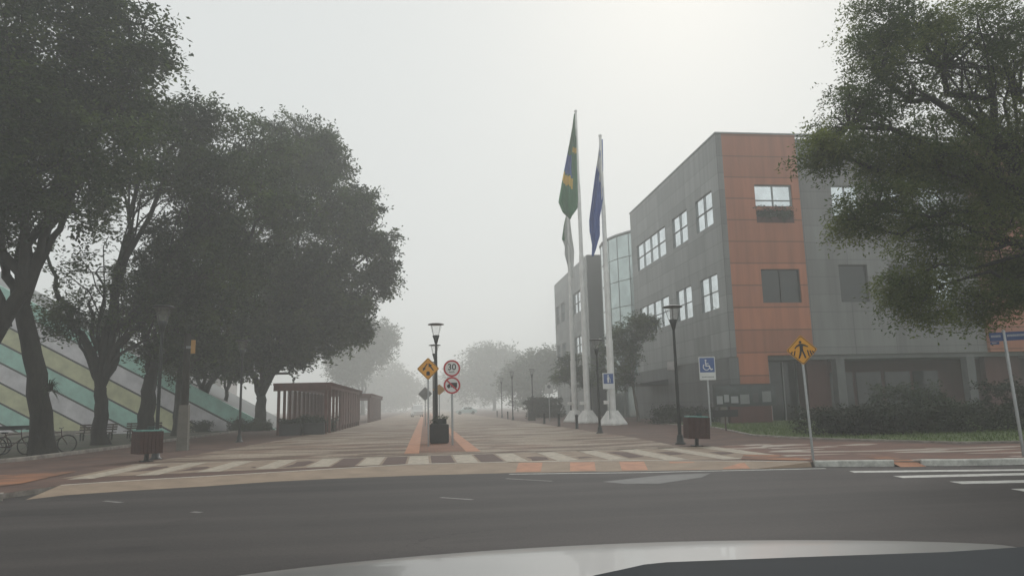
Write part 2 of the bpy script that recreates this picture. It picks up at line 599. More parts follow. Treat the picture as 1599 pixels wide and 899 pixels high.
def build_ground():
    b = MB()
    b.sheet([(-620, -120), (620, -120), (620, 900), (-620, 900)], -.14)
    struct(b.build('ground', 'base_soil'))
    b = MB()
    b.sheet([(-300, -60), (300, -60), (300, 30), (-300, 30)], -.10)
    struct(b.build('road', 'asphalt'))

    bot = [xy(G(x, y, -.10)) for x, y in ((40, 780), (100, 773), (200, 766), (320, 759), (420, 752), (520, 747), (650, 742), (800, 738), (1000, 735), (1180, 732), (1268, 729))]
    top = [xy(G(x, y, 0)) for x, y in ((92, 758), (150, 754), (230, 749), (320, 744), (420, 738), (520, 732), (640, 725), (800, 721), (1000, 719), (1170, 720), (1262, 724))]
    kl = [xy(G(x, y, -.10)) for x, y in ((1272, 728.3), (1335, 727.8), (1395, 727.4), (1412, 727.2), (1500, 726.6), (1599, 724.5))]
    kd = ((kl[-1][0] - kl[-2][0]), (kl[-1][1] - kl[-2][1]))
    kl += [(kl[-1][0] + kd[0] * 8, kl[-1][1] + kd[1] * 8 - .4)]
    kerb = [(x, y + .08) for x, y in kl] + [(120, 0)]
    # the ramp always rises away from the road
    fix = []
    for x, y in top:
        for (xa, ya), (xb, yb) in zip(bot[:-1], bot[1:]):
            if xa <= x <= xb:
                y = max(y, ya + (yb - ya) * (x - xa) / (xb - xa) + .14)
        if x > bot[-1][0]:
            y = max(y, bot[-1][1] + .14)
        fix.append((x, y))
    top = fix
    top[-1] = (bot[-1][0] + .02, bot[-1][1] + .10)
    left = [(-120, 12), (-30, 13.2), (-9.6, 14.2), (-8.0, 15.0)]
    front = left + top + kerb
    b = MB()
    b.sheet(front + [(120, 860), (-120, 860)], 0)
    struct(b.build('pavement', 'brick_paving'))
    # ramp of pale concrete from the road up to the raised crossing
    b = MB()
    n = len(bot)
    vs = [(x, y, -.097) for x, y in bot] + [(x, y, .002) for x, y in top]
    b.add(vs, [[i, i + 1, n + i + 1, n + i] for i in range(n - 1)])
    struct(b.build('crossing_ramp', 'ramp_concrete'))
    # orange patches on the ramp
    b = MB()

    def lerp(poly, t):
        L = [0.]
        for i in range(1, len(poly)):
            L.append(L[-1] + math.dist(poly[i], poly[i - 1]))
        s = t * L[-1]
        for i in range(1, len(poly)):
            if s <= L[i]:
                k = (s - L[i - 1]) / (L[i] - L[i - 1])
                return (poly[i - 1][0] + (poly[i][0] - poly[i - 1][0]) * k, poly[i - 1][1] + (poly[i][1] - poly[i - 1][1]) * k)
        return poly[-1]
    for t in (.60, .675, .745, .815, .88, .945):
        q = []
        for tt, s in ((t, .06), (t + .035, .06), (t + .035, .9), (t, .9)):
            p0, p1 = lerp(bot, tt), lerp(top, tt)
            q.append((p0[0] + (p1[0] - p0[0]) * s, p0[1] + (p1[1] - p0[1]) * s, -.097 + .099 * s + .004))
        b.add(q, [[0, 1, 2, 3]])
    struct(b.build('ramp_paint', 'orange_paint'))
    # pale edging along the top of the ramp
    b = MB()
    vs = [(x, y, .006) for x, y in top] + [(x, y + .16, .006) for x, y in top]
    b.add(vs, [[i, i + 1, n + i + 1, n + i] for i in range(n - 1)])
    struct(b.build('crossing_edging', 'edging_stone'))
    # side walls of the ground step along the road
    b = MB()
    for seg in (left + [top[0]], [top[-1]] + kerb):
        for (x0, y0), (x1, y1) in zip(seg[:-1], seg[1:]):
            b.add([(x0, y0, -.14), (x1, y1, -.14), (x1, y1, -.001), (x0, y0, -.001)], [[0, 1, 2, 3]])
    struct(b.build('pavement_edge', 'kerb_stone'))

    def kerb_strip(name, pts, w, z0, z1, mat):
        b = MB()
        vs = []
        for i, (x, y) in enumerate(pts):
            a = pts[max(0, i - 1)]
            c = pts[min(len(pts) - 1, i + 1)]
            dx, dy = c[0] - a[0], c[1] - a[1]
            l = math.hypot(dx, dy)
            nx, ny = -dy / l * w / 2, dx / l * w / 2
            ch = .02
            vs += [(x + nx, y + ny, z0), (x + nx, y + ny, z1 - ch), (x + nx * .8, y + ny * .8, z1),
                   (x - nx * .8, y - ny * .8, z1), (x - nx, y - ny, z1 - ch), (x - nx, y - ny, z0)]
        fs = []
        for i in range(len(pts) - 1):
            for k in range(5):
                fs.append([6 * i + k, 6 * i + k + 1, 6 * i + 7 + k, 6 * i + 6 + k])
        e = 6 * (len(pts) - 1)
        fs += [[0, 1, 2, 3, 4, 5], [e + k for k in range(5, -1, -1)]]
        b.add(vs, fs)
        return struct(b.build(name, mat))
    kerb_strip('kerb', kl[:3], .16, -.13, .035, 'kerb_white')
    kerb_strip('kerb', [(kl[3][0] + .35, kl[3][1] - .07)] + kl[4:], .16, -.13, .035, 'kerb_white')
    b = MB()
    q = [kl[2], (kl[3][0] + .3, kl[3][1] - .06)]
    b.add([(q[0][0], q[0][1] - .25, -.097), (q[1][0], q[1][1] - .25, -.097), (q[1][0], q[1][1] + .2, .013), (q[0][0], q[0][1] + .2, .013)], [[0, 1, 2, 3]])
    struct(b.build('kerb_ramp', 'orange_paint'))
    kerb_strip('kerb', [(-7.75, 15.0), (-8.6, 14.56), (-9.7, 14.1)], .2, -.13, .04, 'kerb_stone')
    kerb_strip('kerb', [(-9.8, 14.06), (-12, 13.7), (-18, 13.3)], .2, -.13, .04, 'kerb_yellow')
    kerb_strip('garden_kerb', [(-25, 24.0), (-16.5, 24.3), (-13.6, 24.9), (-13.1, 26.5), (-13.05, 35), (-13.4, 44), (-13.6, 60), (-13.6, 110)], .16, -.05, .13, 'kerb_stone')
    # promenade
    b = MB()
    b.sheet([(-8.3, 22.9), (8.1, 22.9), (8.6, 30), (8.9, 60), (9.6, 600), (-6.0, 600), (-5.9, 60), (-7.6, 30)], .004)
    struct(b.build('promenade', 'mosaic_paving'))
    # crossing: bands of pale stone and brown stone side by side
    b = MB()
    for y in (22.75,):
        b.sheet([(-8.3, y - .3), (8.4, y - .55), (8.4, y - .33), (-8.3, y - .08)], .009)
    for k in range(-6, 8):
        x = -.15 + 1.26 * k
        y0 = 19.25 if x < 0 else 19.25 - .18 * x
        if x > 5.5:
            y0 = 19.25 - .26 * x
        if x < -4.5:
            y0 = 19.1 - (-x - 4.5) * .35
        w = .27 + .05 * math.sin(3.1 * k)
        b.sheet([(x - w, y0), (x + w, y0), (x + w, 22.42), (x - w, 22.42)], .009)
    struct(b.build('crossing_stripes', 'stripe_paint'))
    b = MB()
    for k in range(-6, 7):
        x = -.15 + 1.26 * k
        y0 = max(18.6, 19.25 - .18 * max(0, x))
        y1 = 22.4 if k in (-2, -1, 0, 1) else 19.6 + 2.3 * ((k * 37 % 10) / 10)
        s = 0 if k in (-2, -1, 0, 1) else ((k * 53 % 7) / 7) * .9
        if k in (-2, -1, 0, 1):
            b.sheet([(x + .34, y0 + s), (x + .93, y0 + s), (x + .93, y1), (x + .34, y1)], .0085)
        else:
            q = [(x + .38, y0 + s), (x + .86, y0 + s + .25), (x + .92, y1 - .4), (x + .72, y1), (x + .40, y1 - .15), (x + .46, (y0 + s + y1) / 2)]
            b.sheet(q, .0085)
    struct(b.build('crossing_dark_stone', 'brown_stone'))
    b = MB()
    b.sheet([(-8.3, 18.4), (-3, 19.2), (1, 19.2), (5, 18.1), (8.6, 17.0), (8.6, 22.6), (-8.3, 22.6)], .004)
    struct(b.build('crossing', 'crossing_stone'))
    # median
    b = MB()
    b.sheet([(-.6, 23.9), (1.7, 23.9), (1.7, 220), (-.2, 220)], .009)
    struct(b.build('median', 'median_paving'))
    b = MB()
    b.sheet([(-.62, 23.6), (-.16, 23.6), (.02, 220), (-.40, 220)], .013)
    b.sheet([(1.32, 23.6), (1.78, 23.6), (1.95, 220), (1.5, 220)], .013)
    struct(b.build('median_lines', 'orange_paint'))
    # corner paving on the right and left
    b = MB()
    b.sheet([(8.9, kl[0][1] + .2), (kl[2][0], kl[2][1] + .2), (kl[5][0], kl[5][1] + .2), (kl[6][0], kl[6][1] + .2), (25, 17.2), (15.2, 19.6), (12.9, 23.6), (8.75, 22.4)], .005)
    struct(b.build('corner_paving', 'swirl_paving'))
    b = MB()
    b.sheet([(7.6, 17.3), (8.6, 16.35), (8.95, 16.3), (8.95, 18.2), (8.3, 18.7)], .011)
    b.sheet([(kl[2][0] + .02, kl[2][1] + .22), (kl[3][0] + .3, kl[3][1] + .18), (kl[3][0] + .5, kl[3][1] + 1.3), (kl[2][0] + .2, kl[2][1] + 1.4)], .011)
    b.sheet([(-11.5, 15.6), (-9.2, 15.6), (-8.6, 17.2), (-8.9, 20.5), (-11, 20.0)], .011)
    struct(b.build('corner_paint', 'worn_orange'))
    # lawns
    right = [(15.6, 46), (15.35, 37.6), (13.15, 28.6), (13.3, 26.4), (13.9, 24.2), (15.7, 20.3), (22, 18.2), (60, 13), (60, 46)]
    b = MB()
    b.sheet(right, .03)
    struct(b.build('lawn', 'lawn'))
    kerb_strip('garden_kerb', [(15.75, 50), (15.3, 37.6), (13.1, 28.6), (13.22, 26.4), (13.85, 24.15), (15.65, 20.2), (22, 18.1), (60, 12.9)], .1, -.03, .06, 'kerb_stone')
    b = MB()
    b.sheet([(-13.1, 26.5), (-13.65, 24.95), (-16.5, 24.4), (-60, 24), (-60, 110), (-13.6, 110), (-13.6, 60), (-13.4, 44)], .03)
    struct(b.build('garden_bed', 'garden_soil'))
    # road markings
    b = MB()
    z = -.095

    def mark(p0, p1, w):
        (x0, y0), (x1, y1) = p0, p1
        l = math.hypot(x1 - x0, y1 - y0)
        nx, ny = -(y1 - y0) / l * w / 2, (x1 - x0) / l * w / 2
        b.sheet([(x0 + nx, y0 + ny), (x1 + nx, y1 + ny), (x1 - nx, y1 - ny), (x0 - nx, y0 - ny)], z)
    Gz = lambda x, y: xy(G(x, y, -.1))
    mark(Gz(795, 740), Gz(1000, 737.6), .12)
    mark(Gz(1000, 737.6), Gz(1290, 731.2), .12)
    for (x0, y0, x1, y1), w in (((1330, 736.5, 1599, 733.5), .36), ((1402, 744.5, 1599, 740), .40), ((1492, 753.5, 1599, 751.5), .40)):
        p, q = Gz(x0, y0), Gz(x1, y1)
        d = (q[0] - p[0], q[1] - p[1])
        q = (p[0] + d[0] / math.hypot(*d) * 5.2, p[1] + d[1] / math.hypot(*d) * 5.2)
        mark(p, q, w)
    p = Gz(1590, 765.5)
    mark(p, (p[0] + 4, p[1] - .7), .4)
    struct(b.build('road_markings', 'road_paint'))
    b = MB()
    mark(Gz(688, 776.5), Gz(738, 780), .09)
    mark(Gz(163, 782), Gz(190, 784.5), .10)
    mark(Gz(300, 799), Gz(314, 800), .10)
    mark(Gz(790, 747), Gz(862, 751), .09)
    struct(b.build('faded_road_marks', 'faded_paint'))
    b = MB()
    b.sheet([Gz(*p) for p in ((940, 752), (1040, 741), (1110, 738.5), (1096, 745), (1030, 755), (975, 755))], -.096)
    struct(b.build('pale_road_area', 'pale_grey'))  # paler grey area laid over the roadway
    # grass blades on the lawn that shows
    n = 16000
    pts = []
    while len(pts) < n:
        x, y = random.uniform(13, 30), random.uniform(20, 46)
        # inside the lawn outline
        ins = False
        j = len(right) - 1
        for i in range(len(right)):
            xi, yi = right[i]
            xj, yj = right[j]
            if (yi > y) != (yj > y) and x < (xj - xi) * (y - yi) / (yj - yi) + xi:
                ins = not ins
            j = i
        if ins:
            pts.append((x, y))
    a = np.array(pts)
    h = RNG.uniform(.05, .12, n)
    ang = RNG.uniform(0, 2 * PI, n)
    w = .02
    lx, ly = RNG.normal(0, .04, n), RNG.normal(0, .04, n)
    V = np.empty((n, 3, 3))
    V[:, 0] = np.stack([a[:, 0] - w * np.cos(ang), a[:, 1] - w * np.sin(ang), np.full(n, .02)], 1)
    V[:, 1] = np.stack([a[:, 0] + w * np.cos(ang), a[:, 1] + w * np.sin(ang), np.full(n, .02)], 1)
    V[:, 2] = np.stack([a[:, 0] + lx, a[:, 1] + ly, .03 + h], 1)
    o = mesh_np('grass', V.reshape(-1, 3), 3, 'leaf_bright')
    tag(o, 'short green lawn grass in front of the office building', 'grass', kind='stuff')


def mesh_np(name, V, k, mat, parent=None):
    """loose polygons of k corners from an array of points"""
    n = len(V) // k
    me = bpy.data.meshes.new(name)
    me.vertices.add(len(V))
    me.vertices.foreach_set('co', np.ascontiguousarray(V, dtype=np.float32).ravel())
    me.loops.add(n * k)
    me.loops.foreach_set('vertex_index', np.arange(n * k, dtype=np.int32))
    me.polygons.add(n)
    me.polygons.foreach_set('loop_start', np.arange(0, n * k, k, dtype=np.int32))
    me.polygons.foreach_set('loop_total', np.full(n, k, dtype=np.int32))
    me.materials.append(MATS[mat])
    me.update(calc_edges=True)
    o = bpy.data.objects.new(name, me)
    COL.objects.link(o)
    if parent:
        o.parent = parent
    return o


# ------------------------------------------------------------------ trees
def leaf_array(clumps, twigs, leaflets, leaf_len, leaf_w, twig_len, droop, rng):
    """clumps: (centre, radii). Feathery twigs through each clump, leaflets along them."""
    out = []
    for c, r in clumps:
        c = np.array(c)
        r = np.array(r)
        nt = max(3, int(twigs * (0.7 + .6 * rng.random())))
        d = rng.normal(size=(nt, 3))
        d /= np.linalg.norm(d, axis=1)[:, None]
        rad = rng.random(nt) ** .45
        org = c + d * rad[:, None] * r
        # twigs run outward, then droop
        dirn = d * .8 + rng.normal(size=(nt, 3)) * .55
        dirn[:, 2] = dirn[:, 2] * .5 - droop
        dirn /= np.linalg.norm(dirn, axis=1)[:, None]
        side = np.cross(dirn, np.array([0, 0, 1.]))
        side /= (np.linalg.norm(side, axis=1)[:, None] + 1e-6)
        side += rng.normal(size=(nt, 3)) * .25
        tl = twig_len * (0.6 + .8 * rng.random(nt))
        for k in range(leaflets):
            t = (k + .5) / leaflets
            s = 1 if k % 2 else -1
            pos = org + dirn * (tl * t)[:, None]
            pos[:, 2] -= droop * tl * t * t * .8
            pos += rng.normal(size=(nt, 3)) * twig_len * .10
            ld = side * s + dirn * .5 + rng.normal(size=(nt, 3)) * .35
            ld /= np.linalg.norm(ld, axis=1)[:, None]
            up = np.array([0, 0, 1.]) + rng.normal(size=(nt, 3)) * .55
            wv = np.cross(ld, up)
            wv /= (np.linalg.norm(wv, axis=1)[:, None] + 1e-6)
            ll = (leaf_len * (0.5 + .9 * rng.random(nt)))[:, None]
            lw = (leaf_w * (0.7 + .6 * rng.random(nt)))[:, None]
            q = np.stack([pos, pos + ld * ll * .45 + wv * lw * .5, pos + ld * ll, pos + ld * ll * .5 - wv * lw * .5], 1)
            out.append(q.reshape(-1, 3))
    return np.concatenate(out)


def lobe_clumps(lobes, rng, flat=.62):
    """lobes: (centre, (rx, ry, rz), count, clump radius)"""
    cl = []
    for c, r, n, cr in lobes:
        for _ in range(n):
            d = rng.normal(size=3)
            d /= np.linalg.norm(d)
            k = (0.25 + .75 * rng.random()) ** .5
            p = (c[0] + d[0] * r[0] * k, c[1] + d[1] * r[1] * k, c[2] + d[2] * r[2] * k)
            s = cr * (0.65 + .7 * rng.random())
            cl.append((p, (s, s, s * flat)))
    return cl


def tree(name, label, base, fork, r0, lobes, leaf='leaf_dark', twigs=26, leaflets=8, leaf_len=.3, leaf_w=.15,
         twig_len=.7, droop=.15, seed=1, group=None, bark_m='bark_dark', cat='tree', bend=None, twig_r=.02, extra_limbs=()):
    """base: ground point; fork: where the limbs part; lobes in world space"""
    rng = np.random.default_rng(seed)
    root = thing(name, label, cat, base, 0, group)
    B = Vector(base)
    F_ = Vector(fork)
    t = MB()
    # trunk
    mid = B.lerp(F_, .5) + Vector(bend or (0, 0, 0))
    path, rad = [], []
    for i in range(9):
        s = i / 8
        p = B * (1 - s) ** 2 + mid * 2 * s * (1 - s) + F_ * s * s
        p = p + Vector((rng.normal() * .04, rng.normal() * .04, 0)) * (r0 / .4) * (0 if i in (0, 8) else 1)
        path.append(p)
        rad.append(r0 * (1.0 - .28 * s + .30 * max(0, 1 - s * 6) ** 2))
    path.insert(0, B - Vector((0, 0, .15)))
    rad.insert(0, rad[0] * 1.12)
    t.tube(path, rad, 12)
    clumps = []

    def limb(p0, p1, ra, rb, n=6, wob=.12, sag=.0):
        p0, p1 = Vector(p0), Vector(p1)
        L = (p1 - p0).length
        pts, rr = [], []
        for i in range(n + 1):
            s = i / n
            p = p0.lerp(p1, s)
            p.z += math.sin(PI * s) * L * (.10 - sag)
            if 0 < i < n:
                p += Vector(rng.normal(size=3)) * L * wob * .25
            pts.append(p)
            rr.append(ra + (rb - ra) * s ** .8)
        t.tube(pts, rr, 7)
        return pts
    for li, lobe in enumerate(lobes):
        cs = lobe_clumps([lobe], rng)
        clumps += cs
        c, r, n, cr = lobe
        size = max(r)
        ra = r0 * .62 / (1 + .18 * li)
        main = limb(F_, (c[0], c[1], c[2] - r[2] * .2), ra, ra * .35, 7)
        for j, (p, s) in enumerate(cs):
            if j % 2 and n > 30:
                continue
            k = rng.integers(2, len(main))
            a = main[int(k)]
            if (Vector(p) - a).length > size * 1.7:
                a = main[-1]
            limb(a, p, ra * .26, twig_r, 4, .2)
    for a, bb, ra, rb in extra_limbs:
        limb(a, bb, ra, rb, 7)
    t.build('trunk', bark_m, root, base)
    V = leaf_array(clumps, twigs, leaflets, leaf_len, leaf_w, twig_len, droop, rng) - np.array(base)
    mesh_np('crown', V, 4, leaf, root)
    return root


def L(px, py, Y, rx, rz, n, cr, ry=None):
    c = P(px, py, Y)
    return ((c.x, c.y, c.z), (rx, ry or rx, rz), n, cr)


def build_trees():
    GR = 'row of big street trees on the left'
    k = dict(group=GR, leaf_len=.21, leaf_w=.105, twig_len=.8, leaflets=11, twigs=40)

    def S(Y, *lobes):
        """lobes in photo pixels: px, py, half width, half height, density"""
        q = Y / FOC
        out = []
        for x, y, w, h, d in lobes:
            rx, rz = w * q, h * q
            n = int(d * (rx * rz * 3.1 + 4))
            out.append(L(x, y, Y, rx, rz, n, .66, min(rx, 4.2)))
        return out
    # leftmost, its trunk leans in from beyond the frame
    tree('street_tree', 'street tree at the far left edge with a trunk leaning to the right', (-17.6, 28.5, .03), P(35, 455, 28.5), .36,
         S(28, (-70, 250, 190, 160, .9), (30, 70, 165, 120, 1.1), (45, 290, 100, 60, .8)), seed=3,
         extra_limbs=[(P(35, 455, 28.5), P(95, 330, 28), .22, .08), (P(10, 510, 28.5), P(-30, 380, 28), .2, .08)], **k)
    tree('street_tree', 'broad street tree with a tuft of spiky leaves growing on its trunk', (-13.95, 29.4, .03), P(35, 480, 29.6), .40,
         S(30, (120, 210, 150, 90, 1.1), (140, 50, 95, 80, 1.0), (215, 70, 55, 55, .8), (190, 140, 70, 50, 1.0), (30, 130, 120, 110, 1.0), (110, 310, 120, 50, .5)),
         seed=5, bend=(.2, 0, .4), extra_limbs=[(P(35, 480, 29.6), P(-20, 380, 29), .24, .1), (P(35, 480, 29.6), P(80, 370, 29), .24, .1)], **k)
    tree('street_tree', 'street tree forking low into a wide V beside the first bench', (-15.47, 38.0, .03), P(157, 605, 38), .37,
         S(38, (230, 250, 130, 90, 1.1), (300, 190, 70, 55, 1.0), (330, 320, 100, 85, 1.0), (150, 415, 110, 50, .38), (240, 430, 80, 55, .6), (105, 492, 32, 34, .9), (208, 484, 55, 34, .9), (300, 430, 80, 70, 1.0)),
         seed=8, extra_limbs=[(P(157, 605, 38), P(92, 465, 38), .25, .12), (P(92, 465, 38), P(60, 380, 38), .12, .05), (P(157, 605, 38), P(205, 520, 38), .24, .1), (P(150, 580, 38), P(140, 470, 38), .17, .06)], **k)
    tree('street_tree', 'street tree with a leaning trunk right behind the maroon litter bin', (-15.0, 42.0, .03), P(236, 585, 42), .46,
         S(42, (330, 410, 100, 80, 1.0), (400, 330, 85, 80, 1.0), (255, 500, 85, 55, 1.0), (395, 250, 62, 45, 1.0), (300, 525, 60, 40, .9)),
         seed=12, bend=(.1, 0, 0), extra_limbs=[(P(236, 585, 42), P(215, 490, 42), .24, .1), (P(236, 585, 42), P(262, 500, 42), .22, .1)], **k)
    tree('street_tree', 'street tree behind the concrete post with the yellow plate', (-15.9, 50.5, .03), P(280, 600, 50.5), .33,
         S(50, (430, 260, 75, 70, 1.0), (475, 235, 65, 55, 1.0), (330, 480, 80, 60, 1.0), (490, 330, 72, 65, 1.0), (380, 400, 80, 70, 1.0), (290, 560, 50, 25, .9)), seed=15, **k)
    k.update(leaf_len=.28, leaf_w=.15, twig_len=.75)
    tree('street_tree', 'slim street tree with a V fork just left of the second lamp post', (P(314, 668, 63).x, 63, .03), P(318, 625, 63), .36,
         S(61, (320, 560, 62, 32, .9), (410, 500, 75, 62, 1.0), (450, 430, 72, 60, 1.0)), seed=18,
         extra_limbs=[(P(318, 625, 63), P(298, 565, 63), .22, .1), (P(318, 625, 63), P(345, 565, 63), .22, .1)], **k)
    tree('street_tree', 'thin crooked street tree between two forked trunks', (P(351, 668, 66).x, 66, .03), P(354, 610, 66), .22,
         S(65, (360, 560, 45, 25, .9), (385, 540, 50, 30, .9)), seed=21, extra_limbs=[(P(354, 610, 66), P(372, 565, 66), .13, .06), (P(354, 610, 66), P(345, 570, 66), .12, .06)], **k)
    tree('street_tree', 'wide crowned street tree leaning over the wooden pergola', (P(406, 668, 60).x, 60, .03), P(407, 618, 60), .50,
         S(54, (540, 330, 52, 50, 1.0), (572, 390, 44, 50, 1.0), (500, 440, 75, 60, 1.0), (520, 510, 48, 40, 1.0), (440, 530, 80, 42, 1.1), (500, 250, 48, 40, 1.0), (588, 440, 26, 24, .9), (545, 500, 36, 50, 1.0), (470, 480, 70, 70, 1.0), (400, 560, 60, 28, 1.0)), seed=24,
         extra_limbs=[(P(407, 618, 60), P(382, 565, 60), .30, .16), (P(407, 618, 60), P(441, 560, 59), .26, .14), (P(407, 618, 60), P(412, 560, 60), .26, .14), (P(441, 560, 59), P(520, 470, 55), .16, .08)], **k)
    def misty(label, px, base_py, Y, lobes, r0, seed, twigs=38, leaf='leaf_mid'):
        """lobes: (px, py, half width and half height in photo pixels, count)"""
        k = Y / FOC
        g = P(px, base_py, Y)
        tree('misty_tree', label, (g.x, Y, 0), P(px, base_py - 25, Y), r0,
             [L(x, y, Y, w * k, h * k, n, 16 * k) for x, y, w, h, n in lobes], leaf, twigs, seed=seed, leaf_len=4.6 * k, leaf_w=2.4 * k, twig_len=10 * k, leaflets=6,
             twig_r=.4 * k, group='misty trees at the far end of the promenade')
    misty('pale misty tree rising above the far end of the pergola', 566, 648, 190, [(575, 540, 36, 36, 46), (592, 528, 20, 22, 22), (545, 570, 34, 28, 26)], .55, 31)
    misty('faint misty tree on the left where the promenade fades out', 598, 642, 330, [(598, 605, 40, 38, 46), (626, 612, 28, 26, 26), (560, 606, 36, 36, 30)], .7, 33)
    misty('misty round tree right of the speed limit sign', 772, 640, 250, [(772, 572, 46, 36, 50), (742, 596, 32, 30, 28), (806, 588, 34, 34, 30)], .6, 36)
    misty('dark misty tree against the left end of the office building', 842, 640, 160, [(836, 584, 32, 34, 44), (862, 574, 24, 28, 28), (810, 602, 28, 28, 28)], .45, 38)
    misty('farthest misty tree straight down the median', 700, 640, 420, [(705, 606, 40, 34, 40), (744, 604, 34, 32, 30)], .7, 41)
    # garden trees in front of the building
    g = dict(leaf_len=.17, leaf_w=.085, twig_len=.4, leaflets=8, group='small trees beside the office building')
    tree('garden_tree', 'dark bushy tree with a pale trunk before the curved glass front', (16.4, 55.5, 0), P(988, 600, 55.5), .13,
         [L(968, 560, 55.5, 1.7, 1.9, 34, .6), L(985, 520, 55.5, 1.7, 1.6, 34, .6), L(1005, 505, 55.5, 1.0, .7, 12, .45), L(960, 590, 55.5, 1.2, .8, 14, .5)],
         'leaf_dark', 30, seed=44, bark_m='bark_pale', **g)
    tree('garden_tree', 'small dark tree behind the leftmost flagpole', (14.8, 74, 0), P(893, 605, 74), .12,
         [L(895, 572, 74, 1.7, 1.5, 30, .6), L(905, 590, 74, 1.6, 1.1, 20, .6), L(880, 585, 74, 1.1, .8, 14, .5)], 'leaf_dark', 28, seed=47, **g)
    # near tree on the right, its trunk is beyond the frame
    tree('near_tree', 'feathery tree hanging into the picture at the upper right', (18.6, 17.4, .03), (18.0, 17.2, 4.2), .36,
         [L(1470, 90, 17, 2.2, 1.6, 64, .34), L(1560, 60, 17, 1.9, 1.8, 58, .34), L(1375, 110, 16.5, 1.15, 1.2, 40, .28),
          L(1325, 190, 16.5, 1.0, .8, 26, .24), L(1283, 232, 16, .75, .32, 18, .20), L(1420, 240, 16.5, 1.5, .75, 60, .32),
          L(1530, 240, 17, 1.9, 1.4, 84, .36), L(1370, 318, 16, 1.2, .55, 28, .24), L(1470, 370, 16.5, 1.3, 1.0, 40, .28), L(1560, 360, 17, 1.3, 1.4, 66, .36),
          L(1335, 345, 16, .6, .4, 10, .2), L(1440, 460, 16, .9, .65, 24, .24), L(1400, 440, 16, .5, .4, 9, .2), L(1540, 465, 16.5, .9, .6, 28, .28), L(1620, 200, 17.5, 1.8, 2.6, 90, .42), L(1610, 420, 17.5, .9, .9, 24, .34),
          L(1400, 30, 17, 1.2, .9, 32, .28)],
         'leaf_light', 19, 14, .095, .040, .46, .38, 51, cat='tree', twig_r=.006)


def hedge(name, label, cat, x0, x1, y0, y1, h, leaf='leaf_hedge', seed=1, n=None, ll=.12, group=None, z=.02):
    rng = np.random.default_rng(seed)
    cx, cy = (x0 + x1) / 2, (y0 + y1) / 2
    root = thing(name, label, cat, (cx, cy, z), 0, group)
    n = n or int((x1 - x0) * (y1 - y0) * 5 + 10)
    cl = []
    for _ in range(n):
        cl.append(((rng.uniform(x0, x1) - cx, rng.uniform(y0, y1) - cy, rng.uniform(.10, .95) * h - .05), (.34, .34, .22)))
    V = leaf_array(cl, 22, 7, ll, ll * .5, .22, .05, rng)
    V[:, 2] = np.maximum(V[:, 2], .01)
    mesh_np('foliage', V, 4, leaf, root)
    for _ in range(min(6, max(3, int((x1 - x0) * 2)))):
        s = MB()
        x, y = rng.uniform(x0, x1) - cx, rng.uniform(y0, y1) - cy
        s.tube([(x, y, -.06), (x + rng.normal() * .08, y + rng.normal() * .08, h * .45), (x + rng.normal() * .15, y + rng.normal() * .15, h * .8)], [.03, .02, .01], 5)
        s.build('stem', 'bark_dark', root)
    return root


def build_shrubs():
    hedge('hedge', 'long dark low hedge along the right lawn behind the crossing sign', 'hedge', 15.0, 22.0, 25.6, 28.6, 1.05, seed=2, n=230)
    hedge('shrub', 'rounded green bush taller than the hedge around it', 'shrub', 19.6, 22.4, 29.2, 31.2, 2.0, 'leaf_mid', 3, 60)
    hedge('hedge', 'dark hedge at the right edge behind the street name sign', 'hedge', 22.4, 31, 24.5, 28, 1.9, seed=4, n=240)
    hedge('shrub', 'dark square bush beside the third flagpole', 'shrub', 15.0, 16.7, 46.8, 48.2, 1.15, 'leaf_hedge', 5, 40)
    hedge('shrub', 'low dark bush at the foot of the grey side wall', 'shrub', 17.2, 19.4, 47.2, 49, .95, 'leaf_hedge', 6, 40)
    hedge('hedge', 'misty dark hedge below the trees at the far right', 'hedge', 11.6, 15.2, 80, 84, 2.3, 'leaf_hedge', 7, 130, .2)
    hedge('hedge', 'low green hedge left of the pergola front', 'hedge', -13.6, -11.5, 56.5, 58.5, .75, 'leaf_mid', 8, 50)
    hedge('shrub', 'small bush at the foot of the slim forked tree', 'shrub', -17.6, -16.2, 58, 59.3, .75, 'leaf_hedge', 9, 30)
    hedge('shrub', 'small dark bush right beside the second lamp post', 'shrub', -14.6, -13.8, 58.2, 59.3, .9, 'leaf_hedge', 10, 24)
    hedge('hedge', 'clipped hedge inside the front bay of the pergola', 'hedge', -8.0, -5.9, 48.4, 50.4, 1.0, 'leaf_hedge', 12, 70)
    # tuft of narrow leaves rooted on the bark
    t = thing('epiphyte_plant', 'tuft of spiky leaves sticking out of the trunk at left', 'plant', P(77, 606, 29.0))
    b = MB()
    rng = random.Random(5)
    for _ in range(70):
        a = rng.uniform(-1.5, 1.5)
        el = rng.uniform(-.7, 1.0)
        l = rng.uniform(.35, .75)
        d = Vector((math.cos(a) * math.cos(el), math.sin(a) * math.cos(el) - .3, math.sin(el)))
        w = d.cross(Vector((0, 0, 1))).normalized() * .014
        p1 = d * l * .6
        p2 = d * l - Vector((0, 0, l * .28))
        b.add([-w, w, p1 + w, p1 - w, p2], [[0, 1, 2, 3], [3, 2, 4]])
    b.build('leaves', 'leaf_hedge', t)
    b = MB()
    b.lathe([(.05, -.12), (.13, -.05), (.12, .06), (.03, .12)], (0, 0, 0), 10)
    b.build('root_ball', 'bark_dark', t)


